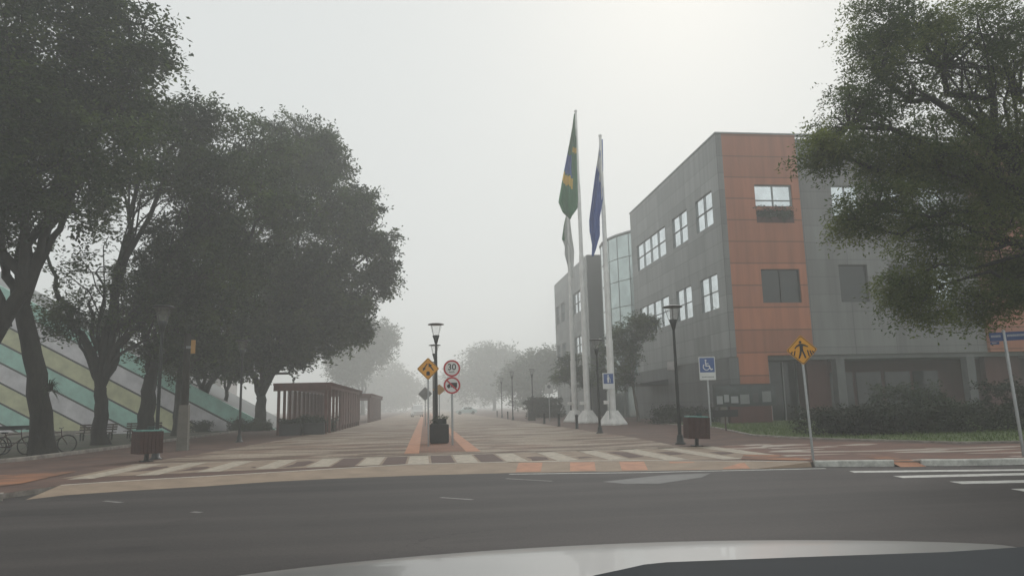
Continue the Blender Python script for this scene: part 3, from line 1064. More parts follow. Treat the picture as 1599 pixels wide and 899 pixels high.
# ------------------------------------------------------------------ building
def wall_grid(b, plane, c0, c1, u0, u1, z0, z1, holes, mi=0):
    """wall slab with real openings. plane 'x': runs along y between x=c0..c1; plane 'y': runs along x between y=c0..c1"""
    us = sorted({u0, u1, *[h[0] for h in holes], *[h[1] for h in holes]})
    zs = sorted({z0, z1, *[h[2] for h in holes], *[h[3] for h in holes]})
    vid = {}
    vs, fs = [], []

    def vert(u, z, s):
        k = (u, z, s)
        if k not in vid:
            c = c1 if s else c0
            vs.append((u, c, z) if plane == 'y' else (c, u, z))
            vid[k] = len(vs) - 1
        return vid[k]

    def solid(i, j):
        if i < 0 or j < 0 or i >= len(us) - 1 or j >= len(zs) - 1:
            return False
        um, zm = (us[i] + us[i + 1]) / 2, (zs[j] + zs[j + 1]) / 2
        return not any(h[0] < um < h[1] and h[2] < zm < h[3] for h in holes)
    for i in range(len(us) - 1):
        for j in range(len(zs) - 1):
            if not solid(i, j):
                continue
            a, c, d, e = us[i], us[i + 1], zs[j], zs[j + 1]
            fs.append([vert(a, d, 0), vert(c, d, 0), vert(c, e, 0), vert(a, e, 0)])
            fs.append([vert(a, e, 1), vert(c, e, 1), vert(c, d, 1), vert(a, d, 1)])
            if not solid(i - 1, j):
                fs.append([vert(a, d, 0), vert(a, e, 0), vert(a, e, 1), vert(a, d, 1)])
            if not solid(i + 1, j):
                fs.append([vert(c, d, 0), vert(c, d, 1), vert(c, e, 1), vert(c, e, 0)])
            if not solid(i, j - 1):
                fs.append([vert(a, d, 0), vert(a, d, 1), vert(c, d, 1), vert(c, d, 0)])
            if not solid(i, j + 1):
                fs.append([vert(a, e, 0), vert(c, e, 0), vert(c, e, 1), vert(a, e, 1)])
    b.add(vs, fs, mi)


def window(parent, origin, plane, c, u0, u1, z0, z1, nu, nz, pane='mirror_glass', fr=.07, low=None):
    """frame bars and one pane; c is the plane of the glass, outside is toward smaller c"""
    b = MB()

    def bar(ua, ub, za, zb, d=.10):
        if plane == 'y':
            b.box((ua, c - d * .6, za), (ub, c + d * .4, zb))
        else:
            b.box((c - d * .6, ua, za), (c + d * .4, ub, zb))
    bar(u0, u1, z0, z0 + fr)
    bar(u0, u1, z1 - fr, z1)
    bar(u0, u0 + fr, z0 + fr, z1 - fr)
    bar(u1 - fr, u1, z0 + fr, z1 - fr)
    for k in range(1, nu):
        u = u0 + (u1 - u0) * k / nu
        bar(u - fr * .4, u + fr * .4, z0 + fr, z1 - fr, .085)
    for k in range(1, nz):
        z = z0 + (z1 - z0) * (low if (low and nz == 2) else k / nz)
        bar(u0 + fr, u1 - fr, z - fr * .4, z + fr * .4, .075)
    f = b.build('window', 'door_dark' if pane == 'dark_glass' else 'frame_metal', parent, origin)
    g = MB()
    if plane == 'y':
        g.box((u0 + .01, c + .045, z0 + .01), (u1 - .01, c + .06, z1 - .01))
    else:
        g.box((c + .045, u0 + .01, z0 + .01), (c + .06, u1 - .01, z1 - .01))
    g.build('pane', pane, f, origin)
    return f


def build_office():
    X0, Y0, H = 20.02, 46.0, 19.6
    X1 = 47.0
    Y1 = 67.3
    O = (X0, Y0, 0)
    root = thing('office_building', 'grey three storey office building with terracotta red corner cladding', 'building', O)
    zs = [(7.65, 10.1), (13.55, 16.0)]
    # side wall along the promenade
    yw = [(47.3, 50.45), (52.25, 55.6), (57.4, 65.6)]
    holes = [(a, c, z0, z1) for a, c in yw for z0, z1 in zs]
    b = MB()
    wall_grid(b, 'x', X0, X0 + .4, Y0 + .0, Y1, 4.25, H, holes)
    b.build('side_wall', 'grey_cladding_side', root, O)
    for a, c in yw:
        for z0, z1 in zs:
            window(root, O, 'x', X0 + .075, a, c, z0, z1, 2 if c - a < 5 else 4, 2, 'mirror_glass', .032, .5)
    b = MB()
    b.box((X0 - .25, Y0 - .25, 0), (X0 + .4, Y1, 4.2))
    b.build('plinth', 'plinth_grey', root, O)
    # front: red bay, grey bay, red bay
    fx = [(22.55, 25.25, 14.45, 16.0), (22.55, 25.3, 7.8, 10.1)]
    b = MB()
    wall_grid(b, 'y', Y0 - .02, Y0 + .4, X0 + .41, 25.8, 4.3, H, fx + [(22.55, 25.25, 13.3, 14.2)])
    wall_grid(b, 'y', Y0 - .02, Y0 + .4, X0 + .41, 22.55, .0, 4.295, [])
    b.build('red_wall', 'red_cladding', root, O)
    b = MB()
    b.box((X0 - .012, Y0 - .03, 4.25), (X0 + .405, Y0 - .002, H))
    b.build('corner_trim', 'grey_cladding_front', root, O)
    window(root, O, 'y', Y0 + .15, 22.55, 25.25, 14.45, 16.0, 2, 2, 'mirror_glass', .06, .3)
    window(root, O, 'y', Y0 + .15, 22.55, 25.3, 7.8, 10.1, 2, 1, 'dark_glass', .06)
    # planter ledge with trailing leaves under the upper window
    b = MB()
    b.box((22.56, Y0 + .02, 13.31), (25.24, Y0 + 1.0, 13.75))
    pl = b.build('planter_ledge', 'red_plaster', root, O)
    rng = np.random.default_rng(61)
    cl = [((rng.uniform(22.8, 25.1) - X0, rng.uniform(-.1, .35), rng.uniform(13.75, 14.35)), (.28, .24, .2)) for _ in range(34)]
    mesh_np('leaves', leaf_array(cl, 16, 8, .12, .06, .28, .35, rng), 4, 'leaf_mid', pl)
    gx0, gx1 = 25.8, 38.7
    gh = [(28.3, 30.4, 7.85, 10.45), (28.3, 30.4, 13.9, 16.1), (32.0, 33.6, 7.85, 10.45), (34.9, 36.8, 7.85, 10.45), (34.9, 36.8, 13.9, 16.1), (32.0, 33.6, 13.9, 16.1)]
    b = MB()
    wall_grid(b, 'y', Y0 + .25, Y0 + .65, gx0, gx1, 4.3, H - .15, gh)
    b.build('grey_wall', 'grey_cladding_front', root, O)
    for i, h in enumerate(gh):
        window(root, O, 'y', Y0 + .42, *h, 2 if h[2] > 9 else 1, 2 if h[2] > 9 else 1, 'dark_glass' if h[2] < 9 and h[0] < 34 else 'mirror_glass', .06, .35)
    b = MB()
    wall_grid(b, 'y', Y0 - .02, Y0 + .4, gx1, X1, 4.3, H, [(41.5, 44.5, 7.8, 10.1), (41.5, 44.5, 13.6, 16.0)])
    b.build('red_wall', 'red_cladding', root, O)
    for z0, z1 in ((7.8, 10.1), (13.6, 16.0)):
        window(root, O, 'y', Y0 + .15, 41.5, 44.5, z0, z1, 2, 1, 'dark_glass', .06)
    # roof, parapet coping, back and far walls
    b = MB()
    b.box((X0 + .41, Y0 + .66, H - .9), (X1 - .01, Y1 - .01, H - .6))
    b.build('roof', 'soffit_grey', root, O)
    b = MB()
    b.box((X0 - .06, Y0 + .42, H + .002), (X0 + .46, Y1 + .05, H + .10))
    b.box((X0 - .06, Y0 - .10, H + .002), (X1, Y0 + .415, H + .10))
    b.build('coping', 'frame_metal', root, O)
    b = MB()
    b.box((X0 + .41, Y1 - .4, 0), (X1, Y1, H))
    b.box((X1 - .4, Y0 + .66, 0), (X1 - .002, Y1 - .41, H))
    b.build('rear_wall', 'grey_cladding_front', root, O)
    # ground floor set back behind columns, its shade put into darker colours
    b = MB()
    b.box((22.55, Y0 + .42, 4.02), (X1 - .41, Y0 + 4.0, 4.28))
    b.build('soffit', 'soffit_grey', root, O)
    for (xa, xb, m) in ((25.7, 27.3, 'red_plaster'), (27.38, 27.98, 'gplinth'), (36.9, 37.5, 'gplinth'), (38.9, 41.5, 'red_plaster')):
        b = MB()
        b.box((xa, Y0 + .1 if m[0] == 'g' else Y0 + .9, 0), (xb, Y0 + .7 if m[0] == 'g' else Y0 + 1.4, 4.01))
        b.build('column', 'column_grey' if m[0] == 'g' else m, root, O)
    b = MB()
    b.box((22.56, Y0 + 2.2, 0), (25.69, Y0 + 2.4, 4.01))
    b.build('entrance_glass', 'dark_glass', root, O)
    b = MB()
    for x in (22.6, 23.6, 24.6, 25.6):
        b.box((x - .04, Y0 + 2.1, 0), (x + .04, Y0 + 2.195, 4.0))
    b.build('entrance_frame', 'frame_metal', root, O)
    b = MB()
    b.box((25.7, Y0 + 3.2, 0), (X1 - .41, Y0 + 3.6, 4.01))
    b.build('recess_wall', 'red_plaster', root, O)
    b = MB()
    for x in (28.4, 30.6, 32.8, 35.0):
        b.box((x, Y0 + 3.1, .1), (x + 1.9, Y0 + 3.195, 3.2))
    b.build('shop_glass', 'dark_glass', root, O)
    # awning low on the side wall
    b = MB()
    b.add([(X0 - 2.6, 58, 3.0), (X0 - .26, 58, 3.25), (X0 - .26, 63, 3.25), (X0 - 2.6, 63, 3.0), (X0 - 2.6, 58, 2.85), (X0 - .26, 58, 2.85), (X0 - .26, 63, 2.85), (X0 - 2.6, 63, 2.85)],
          [[0, 1, 2, 3], [7, 6, 5, 4], [0, 4, 5, 1], [1, 5, 6, 2], [2, 6, 7, 3], [3, 7, 4, 0]])
    b.build('awning', 'dark_cladding_front', root, O)
    b = MB()
    b.lathe([(.32, 3.9), (.34, 3.95), (.34, 4.5), (.30, 4.55)], (X0 - .62, 55.9, 0), 14)
    b.build('wall_unit', 'house_white', root, O)
    # curved glass hall between the two blocks
    cx, cy, r = X0 + 9.0, 76.9, 9.2
    H2 = 18.9
    n = 14
    b = MB()
    fr = MB()
    arc = []
    for k in range(n + 1):
        a = PI * .58 + PI * .84 * k / n
        arc.append((cx + r * 1.02 * math.cos(a), cy + r * 1.02 * math.sin(a)))
    for k in range(n):
        (xa, ya), (xb, yb) = arc[k], arc[k + 1]
        b.add([(xa, ya, 0), (xb, yb, 0), (xb, yb, H2), (xa, ya, H2)], [[0, 1, 2, 3]])
    b.build('glass_front', 'green_glass', root, O)
    for k in range(n + 1):
        x, y = arc[k]
        fr.box((x - .035, y - .035, 0), (x + .035, y + .035, H2))
    for z in (3.4, 5.9, 8.6, 11.3, 14.0, 16.4, H2):
        fr.tube([(x, y, z) for x, y in arc], .045 if z < H2 else .16, 6)
    fr.build('mullions', 'frame_metal', root, O)
    b = MB()
    b.sheet([*arc, (cx, cy)], H2 - .3)
    b.build('hall_roof', 'soffit_grey', root, O)
    # rear block
    ya, yb, xb = 86.6, 109.5, 40.0
    yw = [(91, 95.9), (101.8, 104.6), (106, 108.6)]
    zz = [(7.9, 10.2), (13.2, 16.0)]
    b = MB()
    wall_grid(b, 'x', X0, X0 + .4, ya + .41, yb, 0, H, [(p, q, z0, z1) for p, q in yw for z0, z1 in zz])
    b.build('side_wall', 'grey_cladding_side', root, O)
    for p, q in yw:
        for z0, z1 in zz:
            window(root, O, 'x', X0 + .16, p, q, z0, z1, 2, 2, 'mirror_glass', .10, .5)
    b = MB()
    b.box((X0, ya, 0), (xb, ya + .4, H))
    b.build('end_wall', 'dark_cladding_front', root, O)
    b = MB()
    b.box((X0 + .41, ya + .41, H - .9), (xb, yb, H - .6))
    b.box((X0 + .41, yb - .4, 0), (xb, yb, H - .91))
    b.build('rear_roof', 'soffit_grey', root, O)
    # entrance canopy by the hall
    b = MB()
    b.box((X0 - 3.4, 74, 3.3), (X0 - .1, 82, 3.6))
    for y in (74.4, 81.6):
        b.box((X0 - 3.2, y - .15, 0), (X0 - 2.9, y + .15, 3.29))
    b.build('canopy', 'dark_cladding_front', root, O)


def build_striped_wall():
    """theatre-like hall whose wedge-shaped wall carries slanting bands"""
    Y = 60.0
    O = (-45, Y, 0)
    root = thing('striped_hall', 'wedge shaped hall with slanting teal, lilac and olive cladding bands', 'building', O)
    a, c = P(0, 446, Y), P(400, 446 + .52 * 400, Y)
    sl = (c.z - a.z) / (c.x - a.x)          # slope of the bands in metres
    z_at = lambda x: a.z + sl * (x - a.x)
    xl, xr = -66.0, a.x - a.z / sl
    w0 = P(0, 568, Y).z - P(0, 598, Y).z    # height of one band
    cols = ['cladding_teal', 'cladding_olive', 'cladding_lilac']
    off0 = z_at(P(0, 568, Y).x) - P(0, 568, Y).z   # a band edge below the top line
    k0 = -int(off0 // w0) - 1
    mb = {i: MB() for i in range(3)}
    seam = MB()
    d = off0 + k0 * w0
    i = k0

    def strip(mb_, d0, d1, y0, y1):
        """part of the wall between the lines d0 and d1 below the top edge, clipped at the ground"""
        f = lambda x, dd: z_at(x) - dd
        def xg(dd):
            return a.x - (a.z - dd) / sl
        pts = [(xl, f(xl, d0))]
        pts.append((xg(d0), 0))
        x1 = xg(d1)
        if x1 > xl:
            pts += [(x1, 0), (xl, f(xl, d1))]
        else:
            pts += [(xl, 0)]
        pts = [(x, max(0, z)) for x, z in pts]
        mb_.prism(pts, y0, y1)
    zmax = z_at(xl)
    while d < zmax:
        d0, d1 = max(0, d), d + w0
        if d1 > 0:
            strip(mb[(i + 1) % 3], d0, d1 - .16, Y, Y + .3)
            strip(seam, d1 - .16, d1 + .0, Y + .05, Y + .3)
        d = d1
        i += 1
    # bands below z_i: lilac between 568 and 598, then olive, then teal
    order = ['cladding_teal', 'cladding_lilac', 'cladding_olive']
    for j in range(3):
        if mb[j].v:
            mb[j].build('cladding_band', order[j], root, O)
    seam.build('band_seam', 'wall_seam', root, O)
    b = MB()
    b.prism([(xl, 0), (xr - 1, 0), (xl, z_at(xl) - .5)], Y + .31, Y + 14)
    b.build('hall_body', 'soffit_grey', root, O)
    b = MB()
    b.box((-66, Y - .5, 0), (-24, Y - .1, .35))
    b.build('plinth', 'kerb_stone', root, O)
    # pale house farther back in the mist
    O2 = (-33, 98, 0)
    h = thing('pale_house', 'pale house in the mist behind the slim forked trees', 'house', O2)
    b = MB()
    wall_grid(b, 'y', 95, 95.3, -40, -25, 0, 7.2, [(-37, -35, 1, 2.4), (-33, -31, 1, 2.4), (-28.5, -27.3, 0, 2.3), (-37, -35, 4.6, 6), (-33, -31, 4.6, 6), (-29, -27, 4.6, 6)])
    b.box((-25.3, 95.31, 0), (-25, 103, 7.2))
    b.box((-40, 95.31, 0), (-39.7, 103, 7.2))
    b.box((-39.69, 102.7, 0), (-25.31, 103, 7.2))
    b.build('wall', 'house_white', h, O2)
    for x0, x1, z0, z1 in ((-37, -35, 1, 2.4), (-33, -31, 1, 2.4), (-37, -35, 4.6, 6), (-33, -31, 4.6, 6), (-29, -27, 4.6, 6)):
        window(h, O2, 'y', 95.1, x0, x1, z0, z1, 2, 1, 'dark_glass')
    b = MB()
    b.box((-28.5, 95.08, .0), (-27.3, 95.16, 2.3))
    b.build('door', 'door_dark', h, O2)
    b = MB()
    b.add([(-40.5, 94.5, 7.21), (-24.5, 94.5, 7.21), (-24.5, 103.5, 7.21), (-40.5, 103.5, 7.21), (-38, 99, 9.2), (-27, 99, 9.2)],
          [[0, 1, 5, 4], [1, 2, 5], [2, 3, 4, 5], [3, 0, 4], [3, 2, 1, 0]])
    b.build('roof', 'roof_tile', h, O2)


# ------------------------------------------------------------------ street furniture
def make_lamp(label, loc, group):
    t = thing('street_lamp', label, 'street lamp', loc, 0, group)
    b = MB()
    b.lathe([(.19, 0), (.19, .03), (.13, .06), (.10, .28), (.075, .34)], n=16)
    b.build('base', 'black_metal', t)
    b = MB()
    b.lathe([(.062, .32), (.055, 2.2), (.045, 4.13)], n=12)
    b.build('pole', 'black_metal', t)
    b = MB()
    b.lathe([(.046, 4.05), (.07, 4.13), (.09, 4.22), (.15, 4.40), (.13, 4.42)], n=16)
    b.build('neck', 'black_metal', t)
    b = MB()
    b.lathe([(.135, 4.405), (.26, 4.86)], n=20, cap=False)
    b.lathe([(.128, 4.405), (.253, 4.86)], n=20, cap=False)
    b.build('lamp_shade', 'lamp_glass', t)
    b = MB()
    b.lathe([(.30, 4.862), (.345, 4.868), (.345, 4.885), (.28, 4.915), (.05, 4.935)], n=24)
    for k in range(4):
        a = PI / 4 + k * PI / 2
        b.tube([(.145 * math.cos(a), .145 * math.sin(a), 4.40), (.268 * math.cos(a), .268 * math.sin(a), 4.865)], .008, 5)
    b.build('cap', 'black_metal', t)
    return t


def build_lamps():
    g1 = 'street lamps along the promenade'
    L0 = make_lamp('street lamp right behind the black planter on the median', (.52, 31.0, .01), g1)
    dup(L0, (.62, 41.5, .01), 'second median lamp, behind the yellow lane arrows sign')
    dup(L0, (.72, 57, .01), 'third median lamp, misty behind the lane arrows sign')
    dup(L0, (8.58, 24.3, 0), 'nearest lamp on the right, beside the maroon litter bin', .4, (1, 1, .955))
    dup(L0, (8.49, 35.4, 0), 'dark lamp post close left of the blue sign before the flagpoles', .2, (1, 1, .93))
    dup(L0, (10.4, 70.5, 0), 'misty lamp at right with a black planter box at its foot')
    p = G(801, 655.5)
    dup(L0, (p.x, p.y, 0), 'faint lamp between the misty trees, left of the planter box lamp')
    p = G(784, 652)
    dup(L0, (p.x, p.y, 0), 'faintest lamp on the right row, farthest into the mist')
    dup(L0, (P(243, 714, 25.0).x, 25.0, 0), 'near lamp on the left, standing behind the maroon bin', .3)
    dup(L0, (-8.84, 37.2, 0), 'lamp on the left standing alone before the pergola', .1)


def build_bollards():
    g = 'bollards along the right edge of the promenade'
    spots = [((901, 669), 'nearest bollard, just left of the dark lamp post at right'), ((873, 665), 'second bollard from the dark lamp post at right'),
             ((850, 661), 'third bollard, below the white sign with the pointed top'), ((793, 653.6), 'faint bollard between two misty lamp posts'),
             ((776.5, 650.5), 'farthest faint bollard, before the misty round tree')]
    src = None
    for (px, py), lab in spots:
        p = G(px, py)
        if src is None:
            src = thing('bollard', lab, 'bollard', (p.x, p.y, 0), 0, g)
            b = MB()
            b.lathe([(.11, 0), (.11, .03), (.085, .05), (.078, .70), (.09, .72), (.09, .77)], n=14)
            b.build('post', 'black_metal', src)
            b = MB()
            b.lathe([(.082, .772), (.07, .81), (.03, .83)], n=14)
            b.build('cap', 'dark_green_metal', src)
        else:
            dup(src, (p.x, p.y, 0), lab)


def make_bin(label, loc, rz, tilt=0.):
    t = thing('litter_bin', label, 'litter bin', loc, rz, 'maroon litter bins')
    b = MB()
    b.box((-.05, -.05, 0), (.05, .05, .30))
    b.box((-.16, -.16, 0), (.16, .16, .025))
    b.build('foot', 'black_metal', t)
    b = MB()
    w, h0, h1 = .345, .24, .90
    for i in range(6):
        for s in (-1, 1):
            x = -w + (2 * w) * i / 6
            b.box((x + .006, s * w - (.03 if s > 0 else 0), h0), (x + 2 * w / 6 - .006, s * w + (.03 if s < 0 else 0), h1))
            b.box((s * w - (.032 if s > 0 else 0), x + .036 if i == 0 else x + .006, h0), (s * w + (.032 if s < 0 else 0), x + 2 * w / 6 - (.036 if i == 5 else .006), h1 - .001))
    b.box((-w + .04, -w + .04, h0 + .02), (w - .04, w - .04, h1 - .05))
    b.build('box', 'maroon_wood', t)
    b = MB()
    b.box((-w + .03, -w + .03, h1 + .002), (w - .03, w - .03, h1 + .045), bev=.015)
    b.build('lid', 'teal_lid', t)
    b = MB()
    b.box((.0, -.10, h1 + .047), (.16, .08, h1 + .15), bev=.01)
    b.build('ash_tray', 'dark_green_metal', t)
    return t


def post_part(parent, h, r=.03, mat='galvanised', x=0., y=.02):
    b = MB()
    b.lathe([(r, -.02), (r, h), (r * .7, h + .01)], (x, y, 0), 12)
    return b.build('post', mat, parent)


def rounded(poly, r, seg=3):
    out = []
    n = len(poly)
    for i in range(n):
        p, a, c = Vector(poly[i]), Vector(poly[i - 1]), Vector(poly[(i + 1) % n])
        u, w = (a - p).normalized() * r, (c - p).normalized() * r
        for k in range(seg + 1):
            s = k / seg
            q = (p + u) * (1 - s) ** 2 + p * 2 * s * (1 - s) + (p + w) * s * s
            out.append((q.x, q.y))
    return out


def diamond_sign(name, label, loc, zc, r, rz, symbol):
    t = thing(name, label, 'road sign', loc, rz, None)
    post_part(t, zc + r * .6)
    b = MB()
    b.prism(rounded([(0, zc - r), (r, zc), (0, zc + r), (-r, zc)], r * .12), -.018, -.012)
    pl = b.build('sign_plate', 'sign_yellow', t)
    b = MB()
    o = rounded([(0, zc - r * .95), (r * .95, zc), (0, zc + r * .95), (-r * .95, zc)], r * .11)
    i = rounded([(0, zc - r * .90), (r * .90, zc), (0, zc + r * .90), (-r * .90, zc)], r * .10)
    n = len(o)
    vs = [(x, -.021, z) for x, z in o] + [(x, -.021, z) for x, z in i]
    b.add(vs, [[k, (k + 1) % n, n + (k + 1) % n, n + k] for k in range(n)])
    b.build('border', 'sign_black', pl)
    s = MB()
    symbol(s, zc, r)
    s.build('symbol', 'sign_black', pl)
    return t


def sym_pedestrian(s, zc, r):
    q = lambda pts: [(x * r, zc + z * r) for x, z in pts]
    y0, y1 = -.024, -.020
    s.disc((-.06 * r, zc + .52 * r), .085 * r, y0, y1, 18)
    s.prism(q([(-.14, .42), (.04, .42), (.10, .34), (.08, .10), (.09, -.06), (-.13, -.06), (-.12, .10)]), y0, y1)
    s.prism(q([(-.14, .41), (-.12, .28), (-.30, .20), (-.42, .07), (-.47, .11), (-.34, .28)]), y0 - .0005, y1)
    s.prism(q([(.06, .41), (.04, .28), (.22, .24), (.40, .17), (.43, .22), (.25, .33)]), y0 - .0005, y1)
    s.prism(q([(-.13, -.05), (-.01, -.05), (-.06, -.30), (-.18, -.56), (-.28, -.56), (-.18, -.28)]), y0 - .0005, y1)
    s.prism(q([(-.02, -.05), (.09, -.05), (.17, -.28), (.24, -.54), (.14, -.54), (.06, -.28)]), y0 - .0008, y1)
    for x, h in ((-.62, .14), (-.44, .24), (.36, .30), (.52, .22), (.66, .12)):
        k = .12 * (1 if x > 0 else -1)
        s.prism(q([(x - .045, -.12 + h * .3), (x + .035, -.12 + h * .3), (x + .035 + k * .6, -.12 - h), (x - .045 + k * .6, -.12 - h)]), y0, y1)


def sym_lanes(s, zc, r):
    q = lambda pts: [(x * r, zc + z * r) for x, z in pts]
    y0, y1 = -.024, -.020
    # arrow coming down on the left, arrow going up on the right, island between
    s.prism(q([(-.13, .46), (-.02, .46), (-.28, .06), (-.17, .04), (-.46, -.20), (-.47, .12), (-.39, .08)]), y0, y1)
    s.prism(q([(.42, -.16), (.53, -.16), (.26, .26), (.37, .30), (.04, .50), (.05, .14), (.15, .19)]), y0, y1)
    s.prism(q([(-.15, -.58), (.15, -.58), (.15, -.32), (.09, -.22), (-.09, -.22), (-.15, -.32)]), y0, y1)


def build_signs():
    # crossing sign, near right
    t = diamond_sign('crossing_sign', 'yellow diamond pedestrian crossing sign on a leaning grey post at right', (P(1271, 724, 16.25).x, 16.25, -.02), 2.56, .355, -.35, sym_pedestrian)
    t.rotation_euler = (0, math.radians(-1.2), -.25)
    diamond_sign('lane_sign', 'yellow diamond sign with two lane arrows at the head of the median', (.16, 27.65, 0), 2.85, .42, 0, sym_lanes)
    # speed limit over no trucks
    t = thing('speed_sign', 'round 30 speed limit plate above a no trucks plate on one post', 'road sign', (1.06, 28.0, 0))
    post_part(t, 2.2, .04)
    for zc, nm in ((2.87, 'speed_plate'), (2.23, 'truck_plate')):
        b = MB()
        b.disc((0, zc), .325, -.030, -.022, 32)
        pl = b.build(nm, 'sign_white', t)
        b = MB()
        b.ring((0, zc), .255, .318, -.034, -.029, 32)
        if nm == 'truck_plate':
            c, s_ = math.cos(math.radians(-45)), math.sin(math.radians(-45))
            w, l = .028, .262
            b.prism([(c * a - s_ * d, zc + s_ * a + c * d) for a, d in ((-l, -w), (l, -w), (l, w), (-l, w))], -.042, -.0395)
        b.build('red_ring', 'sign_red', pl)
        if nm == 'speed_plate':
            text_part('30', .33, 'numeral', 'sign_black', pl, (0, -.033, zc + .04))
            text_part('km/h', .10, 'unit', 'sign_black', pl, (0, -.033, zc - .135))
        else:
            b = MB()
            q = lambda pts: [(x, zc + z) for x, z in pts]
            b.prism(q([(-.04, -.07), (.19, -.07), (.19, .10), (-.04, .10)]), -.037, -.029)
            b.prism(q([(-.19, -.07), (-.06, -.07), (-.06, .055), (-.13, .055), (-.19, -.005)]), -.0365, -.029)
            b.disc((-.12, zc - .075), .034, -.039, -.029, 16)
            b.disc((.06, zc - .075), .034, -.039, -.029, 16)
            b.disc((.14, zc - .075), .034, -.039, -.029, 16)
            b.build('truck_symbol', 'sign_black', pl)
    # farther signs on the median
    t = thing('lane_sign', 'grey back of a diamond sign, misty behind the lane arrows post', 'road sign', (.1, 58, 0))
    post_part(t, 2.8, .035, y=0)
    b = MB()
    b.prism(rounded([(0, 1.95), (.55, 2.5), (0, 3.05), (-.55, 2.5)], .06), -.05, -.04)
    b.build('sign_plate', 'sign_back', t)
    t = thing('lane_sign', 'small misty yellow plate between the two median lamp posts', 'road sign', (.98, 47.5, 0))
    post_part(t, 2.6, .03, y=0)
    b = MB()
    b.prism(rounded([(0, 2.2), (.42, 2.55), (0, 2.9), (-.42, 2.55)], .05), -.05, -.04)
    b.build('sign_plate', 'sign_pale_yellow', t)
    # blue sign with figure
    p = P(948, 600, 48)
    t = thing('parking_sign', 'blue square sign with a white standing figure near the flagpoles', 'road sign', (p.x + .1, 48, 0), 0)
    post_part(t, 3.0, .03)
    z0, z1 = P(948, 607, 48).z, P(948, 582, 48).z
    w = .40
    b = MB()
    b.prism(rounded([(-w, z0), (w, z0), (w, z1), (-w, z1)], .03), -.03, -.02)
    pl = b.build('sign_plate', 'sign_white', t)
    b = MB()
    zb = z0 + (z1 - z0) * .33
    b.prism([(-w * .82, zb), (w * .82, zb), (w * .82, z1 - .06), (-w * .82, z1 - .06)], -.034, -.029)
    b.build('blue_field', 'sign_blue', pl)
    b = MB()
    zm = (zb + z1 - .06) / 2
    b.disc((-.02, zm + .20), .055, -.038, -.033, 14)
    b.prism([(-.11, zm - .05), (-.07, zm + .13), (.05, zm + .13), (.09, zm - .02), (.05, zm - .03), (.04, zm - .26), (-.08, zm - .26), (-.08, zm - .05)], -.038, -.033)
    b.tube([(.13, -.036, zm + .02), (.13, -.036, zm - .26)], .012, 6)
    b.build('figure', 'sign_white', pl)
    # wheelchair sign
    p = P(1104, 575, 40)
    t = thing('wheelchair_sign', 'blue sign with a white wheelchair symbol before the grey side wall', 'road sign', (p.x, 40, 0), -.12)
    post_part(t, 3.1, .05)
    z0, z1 = P(1104, 593, 40).z, P(1104, 557, 40).z
    w = .46
    b = MB()
    b.prism(rounded([(-w, z0), (w, z0), (w, z1), (-w, z1)], .03), -.05, -.035)
    pl = b.build('sign_plate', 'sign_white', t)
    zb = z0 + (z1 - z0) * .33
    b = MB()
    b.prism([(-w * .9, zb), (w * .9, zb), (w * .9, z1 - .05), (-w * .9, z1 - .05)], -.054, -.049)
    b.build('blue_field', 'sign_blue', pl)
    b = MB()
    zm = (zb + z1 - .05) / 2
    y0, y1 = -.058, -.053
    b.disc((-.07, zm + .26), .055, y0, y1, 16)
    b.ring((-.04, zm - .10), .155, .205, y0, y1, 24, math.radians(130), math.radians(385))
    b.prism([(-.11, zm + .19), (-.045, zm + .19), (-.03, zm - .02), (.13, zm - .02), (.22, zm - .22), (.29, zm - .19), (.33, zm - .25), (.20, zm - .31), (.10, zm - .085), (-.09, zm - .085)], y0 - .0006, y1)
    b.prism([(-.04, zm + .10), (.09, zm + .10), (.09, zm + .05), (-.04, zm + .05)], y0 - .001, y1)
    b.build('wheelchair_symbol', 'sign_white', pl)
    b = MB()
    x = -w * .72
    rr = random.Random(3)
    while x < w * .7:
        l = rr.uniform(.03, .06)
        b.prism([(x, z0 + .13), (x + l, z0 + .13), (x + l, z0 + .20), (x, z0 + .20)], -.053, -.049)
        x += l + .02
    b.build('small_lettering', 'letter_grey', pl)
    # white sign with a pointed top
    t = thing('pointed_sign', 'white sign with a pointed top, misty left of the flagpoles', 'road sign', (P(857, 606, 66).x, 66, 0))
    post_part(t, 2.4, .04)
    z0, z1 = P(857, 614, 66).z, P(857, 596, 66).z
    b = MB()
    b.prism([(-.38, z0), (.38, z0), (.38, z1 - .25), (.16, z1 - .2), (.1, z1), (-.1, z1), (-.16, z1 - .2), (-.38, z1 - .25)], -.05, -.035)
    pl = b.build('sign_plate', 'sign_white', t)
    b = MB()
    b.disc((0, z1 - .42), .16, -.054, -.049, 18)
    b.build('symbol', 'letter_grey', pl)
    # street name sign at the right edge
    t = thing('street_name_sign', 'grey post with two dark blue street name blades at the right edge', 'street sign', (13.45, 15.4, 0))
    t.rotation_euler = (0, math.radians(-2.2), 0)
    b = MB()
    b.lathe([(.035, -.02), (.035, 2.86), (.02, 2.875)], (0, 0, 0), 12)
    b.build('post', 'galvanised', t)
